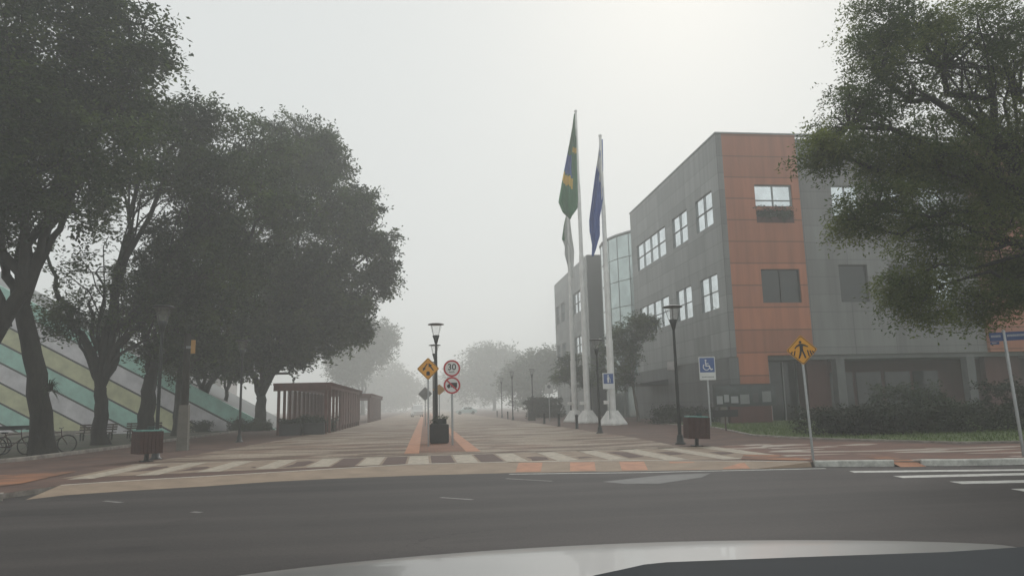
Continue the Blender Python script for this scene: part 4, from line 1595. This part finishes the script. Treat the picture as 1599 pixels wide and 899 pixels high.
    for s, nm in ((-1, 'name_blade'), (1, 'name_blade')):
        b = MB()
        x0, x1 = (-.37, -.036) if s < 0 else (.036, .62)
        z0 = 2.62
        b.prism(rounded([(x0, z0), (x1, z0), (x1, z0 + .2), (x0, z0 + .2)], .015), -.01, .01)
        if s < 0:
            b.prism(rounded([(x0, z0 - .075), (x1 - .12, z0 - .075), (x1 - .12, z0 - .01), (x0, z0 - .01)], .01), -.009, .009)
        bl = b.build(nm, 'sign_navy', t)
        b = MB()
        rr = random.Random(8 + s)
        for zz, hh, m in ((z0 + .09, .05, .02),) + (((z0 - .052, .025, .02),) if s < 0 else ()):
            x = x0 + .03
            while x < x1 - (.08 if zz > z0 else .2):
                l = rr.uniform(.018, .03)
                b.prism([(x, zz), (x + l, zz), (x + l, zz + hh), (x, zz + hh)], -.013, -.009)
                x += l + .009
        b.build('lettering', 'letter_grey', bl)
    # brown board on a thin post in the lawn
    t = thing('garden_board', 'low dark board on a thin brown post in the lawn', 'board', (14.3, 34.0, .03), -.1)
    b = MB()
    b.box((-.025, -.025, -.05), (.025, .025, .75))
    b.build('post', 'maroon_wood', t)
    b = MB()
    b.box((-.62, -.045, .62), (.62, -.026, .95))
    b.build('panel', 'planter_black', t)
    # concrete post with a yellow plate on the left
    p = G(285, 703)
    t = thing('concrete_post', 'pale concrete post with a narrow yellow plate near its top', 'post', (p.x, p.y, 0), .1)
    b = MB()
    n = 5
    b.add([(-.2, -.2, 0), (.2, -.2, 0), (.2, .2, 0), (-.2, .2, 0), (-.17, -.17, 1.75), (.17, -.17, 1.75), (.17, .17, 1.75), (-.17, .17, 1.75)],
          [[0, 1, 5, 4], [1, 2, 6, 5], [2, 3, 7, 6], [3, 0, 4, 7], [4, 5, 6, 7]])
    b.build('shaft', 'concrete_post', t)
    b = MB()
    b.lathe([(.15, 1.752), (.12, 4.5), (.10, 4.55)], n=12)
    b.build('upper_pole', 'bark_dark', t)
    b = MB()
    b.box((.17, -.20, 3.75), (.33, -.16, 4.28))
    b.build('plate', 'sign_pale_yellow', t)
    b = MB()
    b.box((-.02, -.155, 3.95), (.3, -.12, 4.05))
    b.build('bracket', 'grey_steel', t)


def build_planters():
    t = thing('planter_box', 'black planter box with small plants at the head of the median', 'planter', (.62, 29.9, .01), 0)
    b = MB()
    b.box((-.40, -.30, .04), (.36, .30, .74), bev=.012)
    b.box((-.36, -.27, 0), (.32, .27, .04))
    b.build('lower_box', 'planter_black', t)
    b = MB()
    b.box((-.22, .02, .742), (.28, .29, .96), bev=.01)
    b.build('upper_box', 'planter_black', t)
    rng = np.random.default_rng(71)
    V = leaf_array([((-.24, -.05, .80), (.10, .2, .06)), ((.16, .12, 1.0), (.08, .1, .10)), ((-.08, .14, .98), (.12, .1, .04))], 18, 7, .08, .035, .13, .1, rng)
    mesh_np('plant', V, 4, 'leaf_mid', t)
    p = G(829, 656)
    t = thing('planter_box', 'small black planter box beside a misty lamp at right', 'planter', (p.x, p.y - .5, 0))
    b = MB()
    b.box((-.34, -.3, 0), (.34, .3, .78), bev=.012)
    b.build('box', 'planter_black', t)
    V = leaf_array([((0, 0, .82), (.26, .22, .08))], 30, 7, .12, .06, .16, .1, rng)
    mesh_np('plant', V, 4, 'leaf_hedge', t)
    for i, (x, y, lab) in enumerate(((-7.85, 45.4, 'black planter box at the front left corner of the pergola'), (-6.55, 46.0, 'black planter box at the front right corner of the pergola'))):
        t = thing('planter_box', lab, 'planter', (x, y, 0), 0, 'black planter boxes at the pergola')
        b = MB()
        b.box((-.60, -.4, 0), (.60, .4, .68), bev=.015)
        b.build('box', 'planter_black', t)
        V = leaf_array([((rng.uniform(-.5, .5), rng.uniform(-.3, .3), .78), (.2, .2, .12)) for _ in range(12)], 16, 7, .12, .06, .18, .1, rng)
        mesh_np('plant', V, 4, 'leaf_hedge', t)
    # two small square pots by the wheelchair sign
    for px, lab in ((1101, 'small dark square pot on the lawn, left of the wheelchair sign post'),):
        p = P(px, 645, 44)
        t = thing('planter_box', lab, 'planter', (p.x, 44, .03))
        b = MB()
        b.box((-.26, -.26, 0), (.26, .26, .62), bev=.012)
        b.build('box', 'maroon_wood', t)
        V = leaf_array([((0, 0, .72), (.2, .2, .12))], 30, 7, .1, .05, .14, .1, rng)
        mesh_np('plant', V, 4, 'leaf_hedge', t)


def build_pergola(y0, y1, label, panel_from, group):
    x0, x1, h = -8.75, -5.95, 3.05
    t = thing('pergola', label, 'pergola', ((x0 + x1) / 2, y0, 0), 0, group)
    O = ((x0 + x1) / 2, y0, 0)
    n = int(round((y1 - y0) / 1.9))
    for i in range(n + 1):
        y = y0 + (y1 - y0) * i / n
        for x in (x0, x1):
            b = MB()
            b.box((x - .08, y - .08, 0), (x + .08, y + .08, h - .28), bev=.008)
            b.build('post', 'pergola_wood', t, O)
    for x in (x0, x1):
        b = MB()
        b.box((x - .055, y0 - .25, h - .278), (x + .055, y1 + .25, h - .08))
        b.build('beam', 'pergola_wood', t, O)
    for y in (y0 - .1, y1 + .1):
        b = MB()
        b.box((x0 - .3, y - .04, h - .42), (x1 + .3, y + .04, h - .081))
        b.build('end_beam', 'pergola_wood', t, O)
    b = MB()
    m = int((y1 - y0) / .45)
    for i in range(m + 1):
        y = y0 + (y1 - y0) * i / m
        b.box((x0 - .35, y - .025, h - .078), (x1 + .35, y + .025, h + .06))
    b.build('rafters', 'pergola_wood', t, O)
    # slatted side toward the promenade
    b = MB()
    y = panel_from
    while y < y1 - .1:
        b.box((x1 - .02, y, .35), (x1 + .02, y + .13, h - .30))
        y += .17
    b.box((x1 - .035, panel_from, .62), (x1 - .021, y1, .72))
    b.box((x1 - .035, panel_from, h - .8), (x1 - .021, y1, h - .7))
    b.build('slat_panel', 'pergola_wood', t, O)
    b = MB()
    y = y0 + 3
    while y < y1 - .1:
        b.box((x0 - .02, y, .35), (x0 + .02, y + .13, h - .30))
        y += .42
    b.build('rear_slats', 'pergola_wood', t, O)
    return t


def make_bench(label, loc, rz):
    t = thing('park_bench', label, 'bench', loc, rz, 'slatted benches under the trees')
    b = MB()
    for i in range(4):
        b.box((-1.0, -.24 + i * .125, .43), (1.0, -.24 + i * .125 + .10, .465))
    b.build('seat', 'bench_wood', t)
    b = MB()
    for i in range(3):
        z = .56 + i * .13
        b.box((-1.0, .28 + i * .035, z), (1.0, .31 + i * .035, z + .095))
    b.build('backrest', 'bench_wood', t)
    for s in (-.75, .75):
        b = MB()
        b.box((s - .035, -.22, -.03), (s + .035, -.15, .428))
        b.box((s - .035, .20, -.03), (s + .035, .265, .428))
        b.box((s - .035, -.145, .36), (s + .035, .195, .428))
        b.add([(s - .03, .268, .40), (s + .03, .268, .40), (s + .03, .275, .44), (s - .03, .275, .44),
               (s - .03, .37, .92), (s + .03, .37, .92), (s + .03, .41, .92), (s - .03, .41, .92),
               (s - .03, .33, .40), (s + .03, .33, .40)],
              [[0, 1, 5, 4], [4, 5, 6, 7], [7, 6, 9, 8], [0, 4, 7, 8], [1, 9, 6, 5], [0, 8, 9, 1]])
        b.build('leg', 'black_metal', t)
    return t


def make_bicycle(label, loc, rz):
    t = thing('bicycle', label, 'bicycle', loc, rz, 'bicycles in the rack on the left')
    r = .33
    for x in (-.52, .52):
        b = MB()
        pts = [(x + r * math.cos(2 * PI * k / 24), 0, r + r * math.sin(2 * PI * k / 24)) for k in range(25)]
        b.tube(pts, .022, 6, cap=False)
        w = b.build('wheel', 'rubber', t)
        b = MB()
        for k in range(10):
            a = 2 * PI * k / 10
            b.tube([(x, 0, r), (x + (r - .02) * math.cos(a), 0, r + (r - .02) * math.sin(a))], .003, 4)
        b.tube([(x, -.05, r), (x, .05, r)], .025, 8)
        b.build('spokes', 'chrome', w)
    bb, st, hd, hd2 = (-.08, 0, .30), (-.26, 0, .82), (.32, 0, .60), (.29, 0, .86)
    b = MB()
    for p, q in ((bb, st), (bb, hd), ((-.24, 0, .76), (.30, 0, .78)), ((-.52, .03, r), bb), ((-.52, .03, r), (-.24, .02, .74)), (hd, (.52, 0, r)), (hd, hd2)):
        b.tube([p, q], .018, 7)
    b.build('frame', 'maroon_wood', t)
    b = MB()
    b.tube([(.29, -.27, .95), (.27, -.12, .94), (.29, 0, .92), (.27, .12, .94), (.29, .27, .95)], .014, 7)
    b.tube([hd2, (.29, 0, .92)], .016, 7)
    b.build('handlebar', 'chrome', t)
    b = MB()
    b.add([(-.40, -.08, .86), (-.40, .08, .86), (-.30, .06, .86), (-.14, .015, .85), (-.14, -.015, .85), (-.30, -.06, .86), (-.36, 0, .80), (-.18, 0, .81)],
          [[0, 5, 4, 3, 2, 1], [0, 1, 6], [1, 2, 6], [2, 3, 7, 6], [3, 4, 7], [4, 5, 6, 7], [5, 0, 6]])
    b.build('saddle', 'rubber', t)
    b = MB()
    b.lathe([(.09, -.012), (.09, .012)], (0, 0, 0), 14)
    cr = b.build('crank', 'grey_steel', t)
    cr.rotation_euler = (PI / 2, 0, 0)
    cr.location = (-.08, .03, .30)
    return t


def build_left_furniture():
    make_bench('slatted bench left of the broad V forked tree trunk', (P(150, 680, 45).x, 45, .03), .05)
    c = make_bench('slatted bench half hidden behind the maroon litter bin', (P(222, 675, 47).x, 47.0, .03), .05)
    # rack
    p = G(50, 707)
    t = thing('bicycle_rack', 'dark bicycle rack with a flat top bar at the far left', 'bicycle rack', (-15.9, 30.4, .03))
    b = MB()
    b.box((-2.2, -.09, .92), (1.62, .09, 1.08))
    b.build('top_bar', 'black_metal', t)
    b = MB()
    b.box((-2.2, -.03, .42), (1.62, .03, .46))
    b.build('lower_bar', 'black_metal', t)
    for x in (-2.1, -.3, 1.5):
        b = MB()
        b.box((x - .07, -.05, -.05), (x + .07, .05, .918))
        b.build('leg', 'black_metal', t)
    for i, (x, y, rz, lab) in enumerate(((-17.2, 30.2, 1.2, 'bicycle at the left end of the dark rack'), (-16.3, 30.2, 1.0, 'bicycle in the middle of the dark rack'),
                                         (-14.45, 31.1, .15, 'bicycle whose wheel sticks out right of the broad trunk'), (-15.35, 30.0, .9, 'bicycle close left of the broad trunk'))):
        if i == 0:
            src = make_bicycle(lab, (x, y, .03), rz)
        else:
            dup(src, (x, y, .03), lab, rz)
    make_bin('maroon litter bin on the left, in front of a lamp', (-8.42, 24.0, 0), .7)
    b2 = make_bin('maroon litter bin on the right, tilted beside a lamp', (8.66, 23.0, 0), -.12)
    b2.rotation_euler = (0, math.radians(2.5), -.10)


def build_display_board():
    p = P(1176, 655, 45)
    t = thing('display_board', 'wide glazed notice case on a red base before the entrance', 'notice board', (P(1162, 617, 43.5).x, 43.5, .03), -.05)
    x0 = P(1115, 617, 43.5).x - P(1162, 617, 43.5).x
    x1 = P(1211, 617, 43.5).x - P(1162, 617, 43.5).x
    zt, zb = P(1162, 600, 43.5).z, P(1162, 635, 43.5).z
    b = MB()
    b.box((x0, -.10, zb), (x1, .10, zt))
    b.build('case', 'dark_cladding_front', t)
    b = MB()
    b.box((x0 + .07, -.115, zb + .07), (x1 - .07, -.101, zt - .07))
    b.build('glazing', 'screen_glass', t)
    cols = ['letter_grey', 'sign_back', 'door_dark']
    rr = random.Random(4)
    x = x0 + .15
    while x < x1 - .6:
        w = rr.uniform(.3, .6)
        z = rr.uniform(zb + .15, zb + .4)
        b = MB()
        b.box((x, -.121, z), (x + w, -.116, min(zt - .15, z + rr.uniform(.35, .7))))
        b.build('notice', cols[rr.randrange(3)], t)
        x += w + rr.uniform(.08, .25)
    b = MB()
    b.box((x0 + .9, -.2, -.05), (x1 - .45, .2, zb - .002), bev=.01)
    b.build('base', 'red_plaster', t)
    b = MB()
    b.box((x0 + .35, -.12, -.05), (x0 + .75, .12, zb - .002))
    b.build('support', 'concrete_post', t)


# ------------------------------------------------------------------ flags
def flagpole(label, x, y, h, base_w=.68):
    t = thing('flagpole', label, 'flagpole', (x, y, 0), 0, 'white flagpoles with flared bases')
    k = h / 25.
    b = MB()
    b.lathe([(.24, .84), (.235, h * .28)], n=16)
    b.lathe([(.20, h * .28 + .001), (.19, h * .52)], n=16)
    b.lathe([(.155, h * .52 + .001), (.145, h * .75)], n=16)
    b.lathe([(.115, h * .75 + .001), (.10, h - .05)], n=16)
    b.build('pole', 'white_pole', t)
    b = MB()
    s = base_w
    vs = []
    for w, z in ((s, .0), (s, .10), (.26, .95)):
        vs += [(-w, -w, z), (w, -w, z), (w, w, z), (-w, w, z)]
    fs = [[8, 9, 10, 11]]
    for q in (0, 4):
        for i in range(4):
            j = (i + 1) % 4
            fs.append([q + i, q + j, q + 4 + j, q + 4 + i])
    b.add(vs, fs)
    o = b.build('base', 'pole_base', t)
    c = MB()
    c.box((-.62, -.28, 1.38), (-.24, -.12, 1.62), bev=.01)
    c.build('switch_box', 'pole_base', t)
    o.rotation_euler = (0, 0, .5)
    b = MB()
    b.lathe([(.08, h - .05), (.13, h), (.13, h + .08), (.05, h + .16)], n=14)
    b.build('finial', 'white_pole', t)
    return t


def flag(label, Y, left, right, colour, seed, amp=.28, folds=2.6):
    """cloth hanging in folds; left and right outlines are lists of (px, py) read at the depth of the pole"""
    def outline(pts):
        q = [P(x, y, Y) for x, y in pts]
        q.sort(key=lambda v: v.z)
        return [v.z for v in q], [v.x for v in q]
    lz, lx = outline(left)
    rz, rx = outline(right)
    z1, z0 = max(lz[-1], rz[-1]), min(lz[0], rz[0])
    x_ref = rx[-1]
    n, m = 60, 26
    vs, fs, mi = [], [], []
    for j in range(n + 1):
        s = j / n
        z = z1 + (z0 - z1) * s
        a, c = np.interp(z, lz, lx), np.interp(z, rz, rx)
        for i in range(m + 1):
            u = i / m
            x = c + (a - c) * u
            ph = folds * 2 * PI * u + seed + 2.2 * s
            y = amp * min(1, .25 + abs(c - a)) * math.sin(ph) * (.3 + .7 * min(1, 3 * s + .2)) * (.35 + .65 * u)
            vs.append((x + .05 * math.cos(ph) * min(1, s * 3), y, z))
    for j in range(n):
        for i in range(m):
            k = j * (m + 1) + i
            fs.append([k, k + m + 1, k + m + 2, k + 1])
            mi.append(colour((i + .5) / m, (j + .5) / n))
    org = Vector((x_ref, Y - .02, z1))
    t = thing('flag', label, 'flag', org)
    b = MB()
    b.v = [(x - org.x, y, z - org.z) for x, y, z in vs]
    b.f, b.mi, b.sm = fs, mi, [True] * len(fs)
    o = b.build('cloth', ['flag_green', 'flag_yellow', 'flag_blue', 'flag_white'], t)
    md = o.modifiers.new('thickness', 'SOLIDIFY')
    md.thickness = .012
    return t


def build_flags():
    flagpole('tallest middle flagpole, flying the green flag', 12.36, 55.3, 24.9)
    flagpole('flagpole with the blue flag, nearest of the row', 12.55, 48.5, 20.2)
    flagpole('shortest and farthest flagpole, with the white flag', 12.45, 60.5, 17.9)

    def brazil(u, v):
        # the rhombus and the disc as the limp cloth shows them
        w = v + .10 * (u - .5)
        if .42 < w < .60 and u > .62 - 1.4 * (w - .42):
            return 2
        if .61 <= w < .70 and u > .34:
            return 1
        return 1 if (.31 < w < .36 and .15 < u < .5) else 0
    flag('green flag with a yellow rhombus and blue disc hanging limp', 55.3,
         [(896, 178), (893, 200), (885, 240), (877, 280), (871, 316), (878, 332), (889.5, 342)],
         [(900, 178), (902, 220), (904, 270), (906, 312), (902, 326), (890.5, 342)], brazil, .6)

    def blue(u, v):
        return 3 if .20 < v + .25 * (u - .5) < .33 else 2
    flag('blue flag with one white band hanging limp', 48.5,
         [(937, 218), (933, 250), (925, 300), (918.5, 345), (919, 362), (924, 382), (924.5, 399)],
         [(941, 218), (942.5, 262), (943, 310), (937, 340), (937, 368), (930, 390), (926, 400)], blue, 2.1, .24, 2.2)

    def white(u, v):
        if v < .42 and u > .30:
            return 0 if (u + v * .6) > .92 else 3
        return 0 if v > .9 and u > .6 else 3
    flag('white and green flag hanging behind the green flag', 60.5,
         [(884, 336), (880, 352), (876.5, 374), (881, 386), (880.5, 398), (885, 414), (890, 432)],
         [(889.5, 336), (891, 352), (893.5, 375), (896, 392), (895, 412), (894, 432)], white, 4.0, .2, 2.0)


# ------------------------------------------------------------------ vehicles
def small_car(name, label, loc, rz, paint, tall=1.0, long=4.2):
    t = thing(name, label, 'car' if tall < 1.2 else 'van', loc, rz)
    hl, w = long / 2, .84
    if tall < 1.2:
        prof = [(-hl, .35), (-hl + .02, .75), (-hl + .5, .88), (-.95, .95), (-.35, 1.42), (.85, 1.45), (1.55, 1.0), (hl - .05, .92), (hl, .5), (hl - .1, .3), (-hl + .1, .28)]
    else:
        prof = [(-hl, .35), (-hl + .02, .9), (-hl + .45, 1.1), (-hl + .95, 1.9), (-hl + 1.3, 2.05), (hl - .1, 2.05), (hl, 1.9), (hl, .4), (hl - .1, .3), (-hl + .1, .28)]
    b = MB()
    n = len(prof)
    vs = []
    for yy, k in ((-w, .94), (-w * .9, 1), (w * .9, 1), (w, .94)):
        for x, z in prof:
            inset = .14 if (z > 1.1 and abs(yy) == w) else 0
            vs.append((x * (k if abs(yy) == w else 1), yy - math.copysign(inset, yy), .3 + (z - .3) * (k if abs(yy) == w else 1)))
    fs = [list(range(n)), [3 * n + i for i in range(n - 1, -1, -1)]]
    for q in range(3):
        for i in range(n):
            j = (i + 1) % n
            fs.append([q * n + i, q * n + n + i, q * n + n + j, q * n + j])
    b.add(vs, fs)
    b.build('body', paint, t)
    b = MB()
    if tall < 1.2:
        for s in (-1, 1):
            b.box((-.55, s * .80 - .015, 1.0), (.2, s * .80 + .015, 1.30))
            b.box((.28, s * .80 - .015, 1.0), (1.0, s * .80 + .015, 1.30))
    else:
        for s in (-1, 1):
            b.box((-hl + 1.0, s * .80 - .015, 1.2), (-hl + 1.9, s * .80 + .015, 1.7))
    b.build('window', 'windscreen', t)
    for x in (-hl + .75, hl - .8):
        for s in (-1, 1):
            b = MB()
            b.lathe([(.20, -.1), (.31, -.09), (.31, .09), (.20, .1)], n=18)
            wl = b.build('wheel', 'rubber', t)
            wl.rotation_euler = (PI / 2, 0, 0)
            wl.location = (x, s * .78, .31)
    return t


def build_vehicles():
    small_car('parked_car', 'pale parked car in the mist right of the speed limit post', (P(728, 632, 150).x, 150, 0), .05, 'car_teal')
    small_car('parked_van', 'white van facing us in the mist left of the median', (P(651, 630, 125).x, 125, 0), PI / 2 + .1, 'car_white', 1.4, 4.8)
    # the photographer's own car: bonnet and dashboard in front of the lens
    t = thing('own_car', 'silver white car bonnet and dark dashboard along the bottom edge', 'car', (.47, .6, -.1), 0)
    O = (.47, .6, -.1)
    b = MB()
    nu, nv = 40, 22
    vs = []
    cx, hw = .38, .86
    for j in range(nv + 1):
        v = j / nv
        for i in range(nu + 1):
            u = -1 + 2 * i / nu
            yf = 1.80 - .21 * abs(u) ** 2.2 - .10 * abs(u) ** 8
            y = .95 + (yf - .95) * v
            # crease: nearly level behind, falling toward the nose
            k = max(0, v - .60) / .40
            z = 1.126 - .008 * v - .052 * k ** 1.2
            z -= .012 * max(0, u) ** 2 + .018 * max(0, abs(u) - .86) / .14
            if v > .94:
                z -= (v - .94) / .06 * .016
            vs.append((cx + hw * u, y, z))
    fs = [[j * (nu + 1) + i, j * (nu + 1) + i + 1, (j + 1) * (nu + 1) + i + 1, (j + 1) * (nu + 1) + i] for j in range(nv) for i in range(nu)]
    b.add(vs, fs, 0, True)
    b.build('bonnet', 'silver_paint', t, O)
    # nose below the bonnet
    b = MB()
    nose = []
    for z, k in ((None, 0), (.95, .05), (.62, .09), (.30, .05), (.22, -.05)):
        for i in range(nu + 1):
            x, y, zz = vs[nv * (nu + 1) + i]
            nose.append((x, y + k, (zz - .003) if z is None else z - .1))
    fs = [[j * (nu + 1) + i, j * (nu + 1) + i + 1, (j + 1) * (nu + 1) + i + 1, (j + 1) * (nu + 1) + i] for j in range(4) for i in range(nu)]
    b.add(nose, fs, 0, True)
    b.build('bumper', 'silver_paint', t, O)
    for s in (-1, 1):
        b = MB()
        x = cx + s * (hw + .012)
        b.box((x - .02, -.2, .2), (x + .02, 1.15, 1.02))
        b.build('wing', 'silver_paint', t, O)
        b = MB()
        b.lathe([(.22, -.1), (.32, -.09), (.32, .09), (.22, .1)], n=22)
        wl = b.build('wheel', 'rubber', t)
        wl.rotation_euler = (0, PI / 2, 0)
        wl.location = (cx + s * .70 - O[0], .95 - O[1], .32)
    # dashboard
    b = MB()
    Yd = .62
    tops = [(905, 905), (930, 897), (968, 889), (1006, 880.5), (1040, 877), (1250, 869), (1480, 861), (1600, 853), (1720, 850)]
    vs = []
    for px, py in tops:
        p = P(px, py, Yd)
        vs += [(p.x, Yd + .03, p.z - .03), (p.x, Yd + .012, p.z - .006), (p.x, Yd, p.z), (p.x, Yd - .25, p.z - .012), (p.x, Yd + .03, p.z - .35)]
    fs = []
    for i in range(len(tops) - 1):
        for k, kk in ((0, 1), (1, 2), (2, 3), (4, 0)):
            fs.append([5 * i + k, 5 * i + kk, 5 * i + 5 + kk, 5 * i + 5 + k])
    b.add(vs, fs, 0, True)
    b.build('dashboard', 'dashboard', t, O)


plain('dashboard', (.012, .016, .020), .8, .15, 6., spec=.15)


# ------------------------------------------------------------------ air, light, camera
def build_air(density):
    b = MB()
    b.box((-640, -140, -1.2), (640, 920, 29))
    o = b.build('haze', [], None)
    m = bpy.data.materials.new('haze_air')
    m.use_nodes = True
    nt = m.node_tree
    nt.nodes.remove(nt.nodes['Principled BSDF'])
    v = nt.nodes.new('ShaderNodeVolumePrincipled')
    v.inputs['Color'].default_value = (.97, .99, .978, 1)
    v.inputs['Density'].default_value = density
    v.inputs['Anisotropy'].default_value = .32
    nt.links.new(v.outputs[0], nt.nodes['Material Output'].inputs['Volume'])
    o.data.materials.append(m)
    tag(o, 'morning mist over the whole street', 'haze', kind='stuff')


def build_light(sky=.10, sun=1.2):
    w = bpy.data.worlds.new('World')
    scn.world = w
    w.use_nodes = True
    nt = w.node_tree
    bg = nt.nodes['Background']
    s = nt.nodes.new('ShaderNodeTexSky')
    s.sky_type = 'NISHITA'
    s.sun_disc = False
    el, az = math.radians(34), math.radians(22)      # sun ahead, a little to the right
    s.sun_elevation = el
    s.sun_rotation = az
    s.dust_density = 6
    s.air_density = 1.0
    s.ozone_density = 1.0
    # overcast: the blue is mostly covered by even cloud
    mx = nt.nodes.new('ShaderNodeMix')
    mx.data_type = 'RGBA'
    mx.inputs[0].default_value = .96
    mx.inputs[7].default_value = (8.6, 8.92, 8.85, 1)
    nt.links.new(s.outputs[0], mx.inputs[6])
    nt.links.new(mx.outputs[2], bg.inputs['Color'])
    bg.inputs['Strength'].default_value = sky
    L_ = bpy.data.lights.new('sun', 'SUN')
    L_.energy = sun
    L_.angle = math.radians(24)
    L_.color = (1, .985, .95)
    o = bpy.data.objects.new('sun', L_)
    COL.objects.link(o)
    d = Vector((math.sin(az) * math.cos(el), math.cos(az) * math.cos(el), math.sin(el)))
    o.rotation_euler = d.to_track_quat('Z', 'Y').to_euler()
    o.location = d * 60


def build_camera():
    cam = bpy.data.cameras.new('camera')
    cam.sensor_width = 36
    cam.lens = FOC / 1599 * 36
    cam.clip_start = .05
    cam.clip_end = 3000
    o = bpy.data.objects.new('camera', cam)
    COL.objects.link(o)
    o.matrix_world = Matrix.Translation(EYE) @ ROT.to_4x4()
    scn.camera = o
    vs = scn.view_settings
    scn.display_settings.display_device = 'sRGB'
    vs.view_transform = 'Standard'
    vs.look = 'None'
    vs.gamma = 1
    vs.exposure = EXPOSURE
    vs.use_curve_mapping = False
    c = scn.cycles
    c.use_denoising = True
    c.max_bounces = 8
    c.diffuse_bounces = 3
    c.glossy_bounces = 3
    c.transmission_bounces = 4
    c.transparent_max_bounces = 12
    c.volume_bounces = 3


EXPOSURE = 0.0
build_ground()
build_trees()
build_shrubs()
build_office()
build_striped_wall()
build_lamps()
build_bollards()
build_signs()
build_planters()
GP = 'wooden pergolas on the left of the promenade'
build_pergola(46.2, 69.0, 'nearer maroon wooden pergola with black planters at its front', 55.0, GP)
build_pergola(81, 103, 'farther maroon wooden pergola fading into the mist', 83, GP)
build_left_furniture()
build_display_board()
build_flags()
build_vehicles()
build_air(.0037)
build_light(.088, 1.55)
build_camera()
